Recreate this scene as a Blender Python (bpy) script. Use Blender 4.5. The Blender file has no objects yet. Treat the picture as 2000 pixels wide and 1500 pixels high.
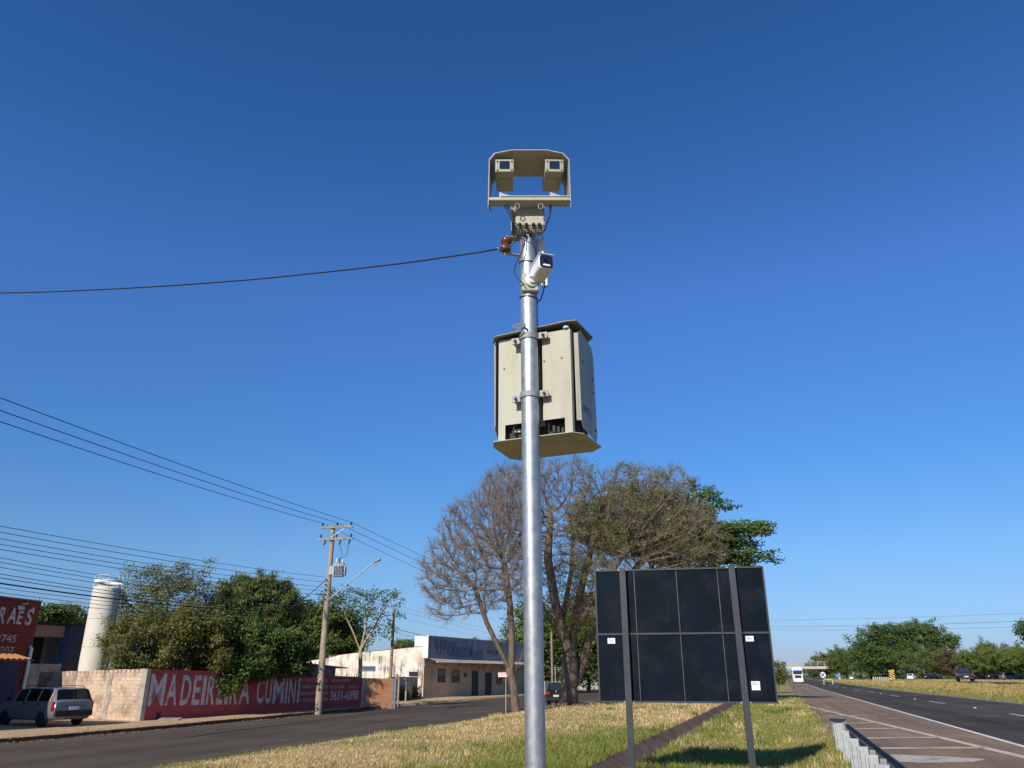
import bpy, bmesh, math, random
import numpy as np
from mathutils import Vector, Matrix, noise
random.seed(7); RNG = np.random.default_rng(7)
C = bpy.context.scene.collection
R = math.radians
# ------------------------------------------------------------------ camera, sky, sun
F, TH, CAMZ = 1503.0, R(20.77), 1.7
YAW = R(18.248)
cam = bpy.data.cameras.new('camera'); cam_o = bpy.data.objects.new('camera', cam); C.objects.link(cam_o)
cam.sensor_width = 36; cam.lens = 36*F/2000; cam.clip_end = 20000; cam.clip_start = .05
cam_o.location = (0, 0, CAMZ); cam_o.rotation_euler = (R(90)+TH, 0, YAW)
bpy.context.scene.camera = cam_o
SUN_EL, SUN_AZ = R(31), R(10)          # azimuth measured from -Y (behind the camera) towards -X
SD = Vector((-math.sin(SUN_AZ)*math.cos(SUN_EL), -math.cos(SUN_AZ)*math.cos(SUN_EL), math.sin(SUN_EL)))
w = bpy.data.worlds.new('World'); bpy.context.scene.world = w; w.use_nodes = True
nt = w.node_tree; nt.nodes.clear()
sky = nt.nodes.new('ShaderNodeTexSky'); sky.sky_type = 'NISHITA'; sky.sun_disc = False
sky.sun_elevation = SUN_EL; sky.sun_rotation = math.atan2(SD.x, SD.y)
sky.air_density = 1.0; sky.dust_density = .25; sky.ozone_density = 4.0; sky.altitude = 600
# the clear dry-season sky: deepen the blue with height, soften the yellow band at the horizon
tcw = nt.nodes.new('ShaderNodeTexCoord'); sx_ = nt.nodes.new('ShaderNodeSeparateXYZ'); nt.links.new(tcw.outputs['Generated'], sx_.inputs[0])
cr = nt.nodes.new('ShaderNodeValToRGB'); nt.links.new(sx_.outputs['Z'], cr.inputs[0]); els = cr.color_ramp.elements
SKYT = [(0, (.42, .49, .80)), (.05, (.53, .65, .92)), (.135, (.61, .83, 1.04)), (.26, (.52, .92, 1.28)), (.45, (.62, 1.02, 1.56)), (.62, (.42, .90, 1.36)), (.78, (.36, .82, 1.2)), (1, (.36, .8, 1.1))]
while len(els) < len(SKYT): els.new(.5)
for e_, (p_, c_) in zip(els, SKYT): e_.position = p_; e_.color = (*[q/2 for q in c_], 1)
hs = nt.nodes.new('ShaderNodeVectorMath'); hs.operation = 'MULTIPLY'; hv = nt.nodes.new('ShaderNodeVectorMath'); hv.operation = 'SCALE'; hv.inputs['Scale'].default_value = 2.0
bg = nt.nodes.new('ShaderNodeBackground'); bg.inputs[1].default_value = .105
wo = nt.nodes.new('ShaderNodeOutputWorld')
nt.links.new(sky.outputs[0], hs.inputs[0]); nt.links.new(cr.outputs[0], hs.inputs[1]); nt.links.new(hs.outputs[0], hv.inputs[0]); nt.links.new(hv.outputs[0], bg.inputs[0]); nt.links.new(bg.outputs[0], wo.inputs[0])
sl = bpy.data.lights.new('sun', 'SUN'); sl.energy = 5.0; sl.angle = R(.5); sl.color = (1, .93, .82)
so = bpy.data.objects.new('sun', sl); C.objects.link(so); so.rotation_euler = SD.to_track_quat('Z', 'Y').to_euler()
vs = bpy.context.scene.view_settings
vs.view_transform = 'Standard'; vs.look = 'None'; vs.exposure = 0; vs.gamma = 1
bpy.context.scene.cycles.max_bounces = 6

# ------------------------------------------------------------------ measuring helpers
def ray(px, py):
    u, v = (px-1000)/F, (750-py)/F
    c, s = math.cos(TH), math.sin(TH); X, Y, Z = u, c-v*s, s+v*c
    return Vector((X*math.cos(YAW)-Y*math.sin(YAW), X*math.sin(YAW)+Y*math.cos(YAW), Z))
O = Vector((0, 0, CAMZ))
def onz(px, py, z):
    d = ray(px, py); return O + d*((z-CAMZ)/d.z)
def ony(px, py, y):
    d = ray(px, py); return O + d*(y/d.y)
def onR(px, py, r):
    d = ray(px, py); return O + d*(r/math.hypot(d.x, d.y))
def onplane(px, py, p0, n):
    d = ray(px, py); return O + d*((Vector(p0)-O).dot(n)/d.dot(n))
def zat(px, py, p):            # height of the sight line above ground point p
    d = ray(px, py); return CAMZ + d.z/math.hypot(d.x, d.y)*math.hypot(p[0], p[1])

# ------------------------------------------------------------------ terrain
def lerp(t, ks):
    if t <= ks[0][0]: return ks[0][1]
    for (a, va), (b, vb) in zip(ks, ks[1:]):
        if t <= b: return va+(vb-va)*(t-a)/(b-a)
    return ks[-1][1]
def xk(y): return lerp(y, [(-30, -22.4), (15, -22.9), (25, -23.1), (50, -24.9), (80, -26.0), (150, -27), (400, -27)])
def xg(y): return lerp(y, [(-30, -13), (16, -13.6), (24, -13.9), (42, -14.3), (60, -14.6), (100, -14.6), (400, -15)])
def zh(y): return .25-.003*min(max(y, -20), 130)
def zf(y): return .95 if y < 125 else max(.95-.003*(y-125), 0.0)
XL, XR, XF0, XF1 = 1.0, 14.2, 17.0, 26.5
DL, DR = -3.85, -2.95
def sm(t): t = min(max(t, 0), 1); return t*t*(3-2*t)
def T(x, y):
    k, g = xk(y), xg(y)
    if x <= k: return -.13 + (.03*noise.noise((x*.3, y*.3, 0)) if x < k-1 else 0) + (.1 if x < -60 else 0)
    if x <= g: return -.25
    n = .05*noise.noise((x*.7, y*.7, 3)) + .02*noise.noise((x*2.3, y*2.3, 9))
    if x < XL:
        z = -.25+.25*sm((x-g)/2.6) + n*sm((x-g)/1.5)*sm((XL-x)/.8)
        z += .22*math.exp(-((x+12.9)**2+(y-50.2)**2)/3.0)+.1*math.exp(-((x+13.3)**2+(y-41)**2)/1.5)
        return z*sm((XL+.0-x)/1.6) + zh(y)*(1-sm((XL-x)/1.6))
    if x <= XR: return zh(y)
    if x <= XF0: t = sm((x-XR)/(XF0-XR)); return zh(y)*(1-t)+zf(y)*t + n*1.5*sm((x-XR)*2)*sm((XF0-x)*2)
    if x <= XF1: return zf(y)
    return zf(y)+.12*sm((x-XF1)/5) + .3*sm((x-60)/200)
def gnd(px, py):
    z = 0
    for _ in range(40):
        p = onz(px, py, z); z = .5*z+.5*T(p.x, p.y)
    return Vector((p.x, p.y, T(p.x, p.y)))

# ------------------------------------------------------------------ materials
def nd(m, t, **kw):
    n = m.node_tree.nodes.new(t)
    for k, v in kw.items(): setattr(n, k, v)
    return n
def newmat(name):
    m = bpy.data.materials.new(name); m.use_nodes = True
    return m, m.node_tree.nodes['Principled BSDF'], m.node_tree.links
def mixc(m, fac, a, b, mode='MIX'):
    n = nd(m, 'ShaderNodeMix', data_type='RGBA', blend_type=mode); L = m.node_tree.links
    for s, v in ((n.inputs[0], fac), (n.inputs[6], a), (n.inputs[7], b)):
        if hasattr(v, 'node'): L.new(v, s)
        elif isinstance(v, (int, float)): s.default_value = v
        else: s.default_value = (*v[:3], 1)
    return n.outputs[2]
def noisen(m, scale, detail=4, vec=None, rough=.55):
    n = nd(m, 'ShaderNodeTexNoise'); n.inputs['Scale'].default_value = scale; n.inputs['Detail'].default_value = detail
    n.inputs['Roughness'].default_value = rough
    if vec is not None: m.node_tree.links.new(vec, n.inputs['Vector'])
    return n.outputs['Fac']
def coord(m, kind='Object', sc=(1, 1, 1)):
    t = nd(m, 'ShaderNodeTexCoord'); mp = nd(m, 'ShaderNodeMapping'); mp.inputs['Scale'].default_value = sc
    m.node_tree.links.new(t.outputs[kind], mp.inputs['Vector']); return mp.outputs[0]
def ramp(m, fac, stops):
    n = nd(m, 'ShaderNodeValToRGB'); m.node_tree.links.new(fac, n.inputs[0])
    e = n.color_ramp.elements
    while len(e) < len(stops): e.new(.5)
    for el, (p, c) in zip(e, stops): el.position = p; el.color = (*c, 1) if len(c) == 3 else c
    return n.outputs[0]
def bumpn(m, fac, st, dist=.02):
    b = nd(m, 'ShaderNodeBump'); b.inputs['Strength'].default_value = st; b.inputs['Distance'].default_value = dist
    m.node_tree.links.new(fac, b.inputs['Height'])
    m.node_tree.links.new(b.outputs[0], m.node_tree.nodes['Principled BSDF'].inputs['Normal'])
def mat(name, col, rough=.6, metal=0, var=.2, scale=4, bump=.0, spec=.4, sc=(1, 1, 1), dirt=None, dscale=1.5, kind='Object'):
    m, p, L = newmat(name)
    v = coord(m, kind, sc); f = noisen(m, scale, 6, v)
    a = [max(0, c*(1-var)) for c in col]; b = [min(1, c*(1+var)) for c in col]
    out = mixc(m, ramp(m, f, [(.3, (0, 0, 0)), (.7, (1, 1, 1))]), a, b)
    if dirt:
        d = noisen(m, dscale, 8, v, .65); out = mixc(m, ramp(m, d, [(.48, (0, 0, 0)), (.68, (1, 1, 1))]), out, dirt)
    L.new(out, p.inputs['Base Color'])
    p.inputs['Roughness'].default_value = rough; p.inputs['Metallic'].default_value = metal
    p.inputs['Specular IOR Level'].default_value = spec
    if bump: bumpn(m, f, bump)
    return m
def leafmat(name, a, b, c=None, trans=.3):
    m, p, L = newmat(name)
    at = nd(m, 'ShaderNodeAttribute', attribute_name='tint')
    f = at.outputs['Fac']
    out = ramp(m, f, [(0, a), (.6, b), (1, c or b)])
    L.new(out, p.inputs['Base Color']); p.inputs['Roughness'].default_value = .55; p.inputs['Specular IOR Level'].default_value = .3
    tr = nd(m, 'ShaderNodeBsdfTranslucent'); L.new(mixc(m, .5, out, (.16, .2, .02)), tr.inputs[0])
    ms = nd(m, 'ShaderNodeMixShader'); ms.inputs[0].default_value = trans
    L.new(p.outputs[0], ms.inputs[1]); L.new(tr.outputs[0], ms.inputs[2])
    L.new(ms.outputs[0], m.node_tree.nodes['Material Output'].inputs['Surface'])
    return m
def vcolmat(name, rough=.95, nscale=9, amt=.5, fine=60, bump=.6):
    m, p, L = newmat(name)
    at = nd(m, 'ShaderNodeAttribute', attribute_name='tone')
    v = coord(m); f1 = noisen(m, nscale, 8, v, .7); f2 = noisen(m, fine, 4, v, .7)
    f = nd(m, 'ShaderNodeMath', operation='MULTIPLY'); L.new(f1, f.inputs[0]); L.new(f2, f.inputs[1])
    k = ramp(m, f.outputs[0], [(.1, (1-amt,)*3), (.42, (1+amt*.4,)*3)])
    L.new(mixc(m, 1, at.outputs['Color'], k, 'MULTIPLY'), p.inputs['Base Color'])
    p.inputs['Roughness'].default_value = rough; p.inputs['Specular IOR Level'].default_value = .15
    if bump: bumpn(m, f.outputs[0], bump, .08)
    return m
def brickmat(name, c1, c2, mortar, bw=.25, bh=.12, mw=.02, stain=None, samt=.5, sscale=.9):
    m, p, L = newmat(name)
    v = coord(m, 'UV'); b = nd(m, 'ShaderNodeTexBrick'); L.new(v, b.inputs['Vector'])
    b.inputs['Scale'].default_value = 1; b.inputs['Brick Width'].default_value = bw; b.inputs['Row Height'].default_value = bh
    b.inputs['Mortar Size'].default_value = mw; b.inputs['Mortar Smooth'].default_value = .3; b.inputs['Bias'].default_value = -.1
    b.inputs['Color1'].default_value = (*c1, 1); b.inputs['Color2'].default_value = (*c2, 1); b.inputs['Mortar'].default_value = (*mortar, 1)
    out = b.outputs['Color']
    n1 = noisen(m, 7, 8, v, .7); out = mixc(m, .75, out, ramp(m, n1, [(.3, (.62,)*3), (.7, (1.2,)*3)]), 'MULTIPLY')
    if stain:
        s = noisen(m, sscale, 9, v, .68); out = mixc(m, ramp(m, s, [(.46, (0, 0, 0)), (.62, (samt,)*3)]), out, stain)
    L.new(out, p.inputs['Base Color']); p.inputs['Roughness'].default_value = .95; p.inputs['Specular IOR Level'].default_value = .1
    mx = nd(m, 'ShaderNodeMath', operation='SUBTRACT'); L.new(n1, mx.inputs[0]); L.new(b.outputs['Fac'], mx.inputs[1])
    bumpn(m, mx.outputs[0], .6, .02)
    return m
def stainwall(name, base, patch, streak, pamt=.5, samt=.6, top=None):
    """painted wall: flaking patches and rain streaks running down"""
    m, p, L = newmat(name)
    v = coord(m, 'UV'); n1 = noisen(m, 1.1, 9, v, .7); n3 = noisen(m, 14, 6, v)
    vs_ = coord(m, 'UV', (3.2, .18, 1)); n2 = noisen(m, 1.6, 6, vs_, .6)
    out = mixc(m, ramp(m, n1, [(.45, (0, 0, 0)), (.6, (pamt,)*3)]), base, patch)
    mu = nd(m, 'ShaderNodeMath', operation='MULTIPLY'); L.new(n2, mu.inputs[0]); L.new(noisen(m, .7, 5, v), mu.inputs[1])
    out = mixc(m, ramp(m, mu.outputs[0], [(.25, (0, 0, 0)), (.36, (samt,)*3)]), out, streak)
    out = mixc(m, .6, out, ramp(m, n3, [(.3, (.8,)*3), (.7, (1.1,)*3)]), 'MULTIPLY')
    L.new(out, p.inputs['Base Color']); p.inputs['Roughness'].default_value = .9; p.inputs['Specular IOR Level'].default_value = .2
    bumpn(m, n3, .25, .01)
    return m
def glassmat(name, col=(.02, .025, .03), alpha=None):
    m, p, L = newmat(name)
    p.inputs['Base Color'].default_value = (*col, 1); p.inputs['Roughness'].default_value = .04; p.inputs['Specular IOR Level'].default_value = .6
    if alpha:
        tr = nd(m, 'ShaderNodeBsdfTransparent'); tr.inputs[0].default_value = (.6, .65, .62, 1)
        ms = nd(m, 'ShaderNodeMixShader'); ms.inputs[0].default_value = alpha
        L.new(tr.outputs[0], ms.inputs[1]); L.new(p.outputs[0], ms.inputs[2]); L.new(ms.outputs[0], m.node_tree.nodes['Material Output'].inputs['Surface'])
    return m
def roadmat(name, c, amt):
    """worn asphalt: aggregate grain, wheel tracks along the road, patches, hairline cracks"""
    m, p, L = newmat(name); v = coord(m)
    g = noisen(m, 55, 3, v); big = noisen(m, .22, 7, v, .65); tr = noisen(m, 1.1, 4, coord(m, 'Object', (1, .03, 1)))
    out = mixc(m, 1, c, ramp(m, g, [(.3, (.72,)*3), (.7, (1.28,)*3)]), 'MULTIPLY')
    out = mixc(m, 1, out, ramp(m, tr, [(.33, (1-amt,)*3), (.67, (1+amt*.8,)*3)]), 'MULTIPLY'); out = mixc(m, 1, out, ramp(m, big, [(.38, (1-amt*.8,)*3), (.5, (1.0,)*3), (.64, (1+amt*.7,)*3)]), 'MULTIPLY')
    vo = nd(m, 'ShaderNodeTexVoronoi', feature='DISTANCE_TO_EDGE'); vo.inputs['Scale'].default_value = .28
    wv = nd(m, 'ShaderNodeVectorMath', operation='ADD'); L.new(v, wv.inputs[0]); nz = nd(m, 'ShaderNodeTexNoise'); nz.inputs['Scale'].default_value = 1.3; nz.inputs['Detail'].default_value = 5; L.new(v, nz.inputs['Vector']); L.new(nz.outputs['Color'], wv.inputs[1]); L.new(wv.outputs[0], vo.inputs['Vector'])
    out = mixc(m, 1, out, ramp(m, vo.outputs[0], [(.0, (.55,)*3), (.006, (1,)*3)]), 'MULTIPLY')
    L.new(out, p.inputs['Base Color']); p.inputs['Roughness'].default_value = .88; p.inputs['Specular IOR Level'].default_value = .15; bumpn(m, g, .25, .02); return m
def galvmat(name, base=.55, rough=.36, metal=.75):
    m, p, L = newmat(name)
    v = coord(m); f = noisen(m, 14, 8, v, .7); vs_ = coord(m, 'Object', (30, 30, 1.2)); g = noisen(m, 1.5, 6, vs_, .6)
    vo = nd(m, 'ShaderNodeTexVoronoi'); vo.inputs['Scale'].default_value = 55; L.new(v, vo.inputs['Vector'])
    c = mixc(m, ramp(m, f, [(.3, (0, 0, 0)), (.7, (1, 1, 1))]), (base*.82, base*.86, base*.88), (base*1.1, base*1.12, base*1.12))
    c = mixc(m, .35, c, ramp(m, g, [(.35, (.72,)*3), (.65, (1.15,)*3)]), 'MULTIPLY')
    c = mixc(m, .16, c, vo.outputs['Color'], 'MULTIPLY')
    L.new(c, p.inputs['Base Color']); p.inputs['Metallic'].default_value = metal
    L.new(ramp(m, f, [(.3, (rough-.06,)*3), (.7, (rough+.1,)*3)]), p.inputs['Roughness'])
    return m
M = dict(
    galv=galvmat('galvanised_steel', .50, .47, .78), galv_white=galvmat('galvanised_post_steel', .48, .5, .4),
    beam=galvmat('shaded_beam_steel', .16, .55, .3),  # darker galvanised steel: shade on the beam's back put into the colour
    steel=mat('clamp_steel', (.27, .275, .27), .6, .25, .15, 20),
    beige=mat('beige_powder_coat', (.45, .43, .335), .55, 0, .07, 10, .02, sc=(1, 1, .22), dirt=(.35, .32, .235), dscale=5),
    beige_in=mat('beige_inner_sheet', (.30, .275, .20), .6, 0, .06, 8),
    dark_in=mat('cabinet_interior', (.03, .03, .028), .7, 0, .3, 8),
    white=mat('white_plastic', (.78, .78, .76), .4, 0, .04, 8), black=mat('black_rubber', (.012, .012, .014), .5, 0, .2, 8),
    lens=glassmat('lens_glass', (.015, .02, .045)), navy=mat('navy_plastic', (.012, .016, .05), .25, 0, .1, 6),
    led=mat('led_diffuser', (.75, .75, .72), .3), brown=mat('brown_porcelain', (.13, .04, .025), .12, 0, .2, 10),
    signback=mat('black_sign_coat', (.005, .0095, .016), .55, 0, .25, 1.2, spec=.05, dirt=(.013, .018, .025), dscale=1.7),
    signpost=mat('sign_post_paint', (.04, .042, .048), .5, 0, .2, 5), seam=mat('panel_edge', (.095, .09, .085), .5, .3, .3, 4),
    asphalt=roadmat('street_asphalt', (.103, .078, .056), .18), asphalt_dark=roadmat('highway_asphalt', (.076, .060, .045), .34), asphalt_brown=roadmat('shoulder_asphalt', (.245, .168, .108), .2),
    concrete=mat('ditch_concrete', (.17, .115, .08), .9, 0, .3, 2.5, .3, .2, dirt=(.10, .07, .05), dscale=1.4),
    conc_pole=mat('pole_concrete', (.36, .29, .20), .9, 0, .2, 3, .2, .2, dirt=(.22, .18, .14), dscale=2.5),
    conc_grey=mat('grey_concrete', (.34, .32, .28), .9, 0, .25, 3, .2, dirt=(.18, .16, .14), dscale=1.2),
    kerb=mat('red_earth_kerb', (.15, .07, .045), .95, 0, .4, 3, .4, .1),
    red_paint=stainwall('red_wall_paint', (.43, .085, .075), (.34, .07, .065), (.24, .055, .05), .6, .45),
    red_dark=brickmat('red_painted_block', (.25, .06, .045), (.24, .055, .042), (.19, .045, .036), .42, .2, .012),
    brick_pale=brickmat('whitewashed_brick', (.72, .52, .37), (.62, .42, .29), (.58, .48, .37), .28, .165, .022, (.24, .19, .15), .85, 1.1),
    brick_orange=brickmat('orange_brick', (.54, .31, .18), (.48, .26, .145), (.46, .28, .17), .26, .14, .02, (.58, .20, .08), .6, .7),
    render_grey=mat('grey_render', (.40, .35, .29), .95, 0, .25, 3, .2, dirt=(.2, .17, .14), dscale=1.6),
    letters=mat('faded_white_lettering', (.60, .54, .51), .85, 0, .12, 5, dirt=(.44, .27, .25), dscale=2.2, kind='UV'),
    letters_faint=mat('worn_lettering', (.34, .25, .23), .85, 0, .3, 5, dirt=(.2, .1, .09), dscale=2),
    letters_blue=mat('faded_blue_lettering', (.10, .13, .24), .9, 0, .3, 2, dirt=(.25, .26, .28), dscale=1.2),
    letters_grey=mat('faded_grey_lettering', (.14, .14, .15), .9, 0, .3, 2, dirt=(.25, .25, .26), dscale=1.2),
    white_wall=stainwall('dirty_white_wall', (.74, .69, .60), (.55, .42, .31), (.14, .115, .10), .75, .9),
    cream=stainwall('cream_wall_paint', (.56, .42, .27), (.48, .36, .23), (.22, .18, .14), .5, .5),
    fascia=mat('grey_metal_sheet', (.30, .30, .31), .75, 0, .25, 1.2, 0, .3, sc=(1, 3, .25), dirt=(.2, .2, .22), dscale=1),
    fascia_white=mat('white_metal_sheet', (.8, .78, .73), .6, 0, .06, 3),
    roof_tile=mat('clay_tile', (.52, .24, .09), .85, 0, .3, 5, .2), roof_metal=mat('old_roof_sheet', (.42, .36, .30), .8, 0, .3, 2),
    dark_wood=mat('dark_door', (.02, .024, .02), .6, 0, .3, 4), dark_win=glassmat('dark_window', (.012, .014, .014)),
    blue_dark=mat('dark_blue_paint', (.012, .03, .10), .6, 0, .2, 3), blue_post=mat('blue_grey_paint', (.20, .27, .38), .6, 0, .2, 5),
    shed=mat('dark_shed_sheet', (.05, .055, .06), .7, 0, .25, 2), wood=mat('weathered_wood', (.26, .20, .15), .9, 0, .3, 4, .3),
    tank=mat('tank_concrete', (.68, .63, .53), .8, 0, .07, 2, .05, .2, dirt=(.60, .54, .44), dscale=1.0),
    transformer=mat('transformer_paint', (.34, .37, .39), .5, 0, .1, 4),
    bark=mat('bark', (.155, .112, .082), .95, 0, .4, 9, .8, .1, sc=(1, 1, .3)), bark_pale=mat('pale_bark', (.42, .30, .20), .9, 0, .25, 8, .3, .1),
    twig=mat('dry_twigs', (.265, .205, .155), .95, 0, .3, 1.5, 0, .1), pod=mat('dry_pods', (.22, .18, .12), .9, 0, .3, 2, 0, .1),
    leaf_dry=leafmat('olive_leaves', (.06, .068, .018), (.17, .168, .042), (.30, .275, .09)),
    leaf_deep=leafmat('deep_green_leaves', (.03, .06, .014), (.095, .15, .032), (.19, .25, .06)),
    leaf_mid=leafmat('mid_green_leaves', (.04, .072, .015), (.12, .165, .034), (.20, .24, .055)),
    leaf_grey=leafmat('grey_green_leaves', (.075, .086, .036), (.19, .20, .09), (.32, .32, .17)),
    leaf_conifer=leafmat('conifer_sprays', (.04, .064, .017), (.13, .155, .038), (.24, .255, .07), .25),
    leaf_bright=leafmat('sunny_green_leaves', (.055, .09, .015), (.15, .195, .034), (.23, .27, .055)),
    leaf_brown=leafmat('brown_leaves', (.09, .065, .03), (.16, .12, .055), (.2, .155, .065)),
    blade=None, paint_white=mat('road_paint', (.72, .70, .64), .8, 0, .08, 6, dirt=(.55, .53, .48), dscale=1.2),
    paint_cream=mat('worn_cream_paint', (.60, .49, .37), .85, 0, .1, 5, dirt=(.42, .34, .27), dscale=2),
    paint_worn=mat('worn_road_paint', (.50, .42, .34), .9, 0, .2, 6, dirt=(.22, .17, .13), dscale=2.2),
    silver=mat('silver_car_paint', (.18, .18, .19), .3, .25, .05, 3), carblack=mat('black_car_paint', (.008, .008, .010), .25, .0, .1, 3, spec=.4),
    carwhite=mat('white_car_paint', (.78, .78, .78), .3, 0, .03, 3), carred=mat('red_car_paint', (.35, .03, .025), .3, 0, .05, 3),
    glass=glassmat('car_glass'), glass_thin=glassmat('clear_car_glass', (.02, .025, .02), .35), tyre=mat('tyre_rubber', (.018, .018, .018), .85), rim=mat('wheel_rim', (.4, .4, .41), .35, .7),
    lamp_red=mat('red_lamp', (.32, .015, .012), .2), lamp_clear=mat('clear_lamp', (.6, .6, .6), .15), plate=mat('number_plate', (.55, .56, .58), .5),
    grille=mat('dark_grille', (.02, .02, .022), .5), seat=mat('seat_fabric', (.03, .03, .033), .9),
    pink=mat('street_sign_paint', (.72, .52, .50), .6, 0, .08, 8), yellow=mat('yellow_sign', (.75, .50, .04), .5), bluesign=mat('blue_sign', (.06, .22, .65), .5),
    stickers=mat('white_label', (.72, .74, .74), .5, 0, .06, 30), ink=mat('label_ink', (.18, .2, .24), .6), logo=mat('navy_logo', (.03, .05, .14), .5), logo_light=mat('light_blue_logo', (.35, .5, .7), .5),
    wire=mat('black_cable', (.015, .015, .018), .6), wire_grey=mat('grey_conductor', (.10, .10, .11), .5, .3), wire_silver=mat('bare_conductor', (.5, .5, .5), .4, .7),
    bridge=mat('bridge_concrete', (.46, .41, .34), .85, 0, .12, .5), haze_tree=None,
)
# ------------------------------------------------------------------ mesh helpers
def tag(o, label=None, cat=None, group=None, kind=None):
    if label: o['label'] = label
    if cat: o['category'] = cat
    if group: o['group'] = group
    if kind: o['kind'] = kind
    return o
def thing(name, loc, label, cat, group=None, rz=0, rx=0):
    o = bpy.data.objects.new(name, None); C.objects.link(o); o.empty_display_size = .2
    o.location = loc; o.rotation_euler = (rx, 0, rz); return tag(o, label, cat, group)
class MB:
    def __init__(s): s.v = []; s.f = []; s.sm = []
    def add(s, vs, fs, smooth=False):
        b = len(s.v); s.v += [Vector(q) for q in vs]
        for f in fs: s.f.append([b+i for i in f]); s.sm.append(smooth)
        return s
    def box(s, c, d, rot=None):
        c = Vector(c); h = Vector(d)/2
        vs = [Vector((x*h.x, y*h.y, z*h.z)) for x in (-1, 1) for y in (-1, 1) for z in (-1, 1)]
        if rot is not None: vs = [rot @ q for q in vs]
        return s.add([c+q for q in vs], [(0, 1, 3, 2), (4, 6, 7, 5), (0, 4, 5, 1), (2, 3, 7, 6), (0, 2, 6, 4), (1, 5, 7, 3)])
    def span(s, a, b):        # box from corner to corner
        a, b = Vector(a), Vector(b); return s.box((a+b)/2, [abs(q) for q in (b-a)])
    def tube(s, pts, r, n=8, caps=True):
        pts = [Vector(p) for p in pts]; m = len(pts)
        rs = r if isinstance(r, (list, tuple)) else [r]*m
        vs = []; u = None
        for i, p in enumerate(pts):
            d = (pts[min(i+1, m-1)]-pts[max(i-1, 0)]).normalized()
            if u is None:
                u = d.cross(Vector((0, 0, 1)));
                if u.length < 1e-3: u = d.cross(Vector((1, 0, 0)))
            u = (u-d*u.dot(d)).normalized(); q = d.cross(u)
            vs += [p+(u*math.cos(2*math.pi*k/n)+q*math.sin(2*math.pi*k/n))*rs[i] for k in range(n)]
        fs = [(i*n+k, i*n+(k+1) % n, (i+1)*n+(k+1) % n, (i+1)*n+k) for i in range(m-1) for k in range(n)]
        s.add(vs, fs, True)
        if caps:
            s.add(vs[:n], [tuple(range(n))[::-1]]); s.add(vs[-n:], [tuple(range(n))])
        return s
    def prism(s, poly, d):     # planar polygon (3-D points) pushed along vector d
        n = len(poly); a = [Vector(p) for p in poly]; d = Vector(d); b = [p+d for p in a]
        return s.add(a+b, [tuple(range(n)), tuple(range(2*n-1, n-1, -1))]+[((i+1) % n, i, n+i, n+(i+1) % n) for i in range(n)])
    def sheet(s, poly, d): return s.prism(poly, d)
    def lathe(s, c, prof, n=20, axis=(0, 0, 1)):
        c = Vector(c); ax = Vector(axis).normalized(); u = ax.cross(Vector((.3, .9, .1))).normalized(); q = ax.cross(u)
        vs = [c+ax*z+(u*math.cos(2*math.pi*k/n)+q*math.sin(2*math.pi*k/n))*r for r, z in prof for k in range(n)]
        m = len(prof)
        fs = [(i*n+k, i*n+(k+1) % n, (i+1)*n+(k+1) % n, (i+1)*n+k) for i in range(m-1) for k in range(n)]
        s.add(vs, fs, True); s.add(vs[:n], [tuple(range(n))[::-1]]); s.add(vs[-n:], [tuple(range(n))]); return s
    def build(s, name, m, parent=None, bevel=0, local=False, fixn=True):
        me = bpy.data.meshes.new(name)
        off = Vector(parent_loc(parent)) if (parent is not None and not local) else Vector((0, 0, 0))
        vs = [p-off for p in s.v]
        if parent is not None and not local:
            im = parent_rot(parent).inverted(); vs = [im @ p for p in vs]
        me.from_pydata(vs, [], s.f)
        me.polygons.foreach_set('use_smooth', s.sm)
        uv = me.uv_layers.new(name='UVMap')
        w_ = [p for p in s.v]
        for pl in me.polygons:
            n = pl.normal; t = Vector((0, 0, 1)).cross(n)
            t = t.normalized() if t.length > .2 else Vector((1, 0, 0))
            if abs(n.z) > .8:
                for li in pl.loop_indices: q = w_[me.loops[li].vertex_index]; uv.data[li].uv = (q.x, q.y)
            else:
                for li in pl.loop_indices: q = w_[me.loops[li].vertex_index]; uv.data[li].uv = (q.dot(t), q.z)
        if fixn:
            bm = bmesh.new(); bm.from_mesh(me); bmesh.ops.recalc_face_normals(bm, faces=bm.faces)
            if bevel:
                bmesh.ops.remove_doubles(bm, verts=bm.verts, dist=1e-5)
                es = [e for e in bm.edges if len(e.link_faces) == 2 and e.calc_face_angle(0) > .6]
                bmesh.ops.bevel(bm, geom=es, offset=bevel, segments=2, affect='EDGES', clamp_overlap=True)
            bm.to_mesh(me); bm.free()
        me.materials.append(m)
        o = bpy.data.objects.new(name, me); C.objects.link(o)
        if parent is not None: o.parent = parent
        return o
def parent_loc(p):
    mt = Matrix.Identity(4); q = p
    while q is not None: mt = Matrix.LocRotScale(q.location, q.rotation_euler, q.scale) @ mt; q = q.parent
    return mt.translation
def parent_rot(p):
    mt = Matrix.Identity(3); q = p
    while q is not None: mt = q.rotation_euler.to_matrix() @ mt; q = q.parent
    return mt
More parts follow.
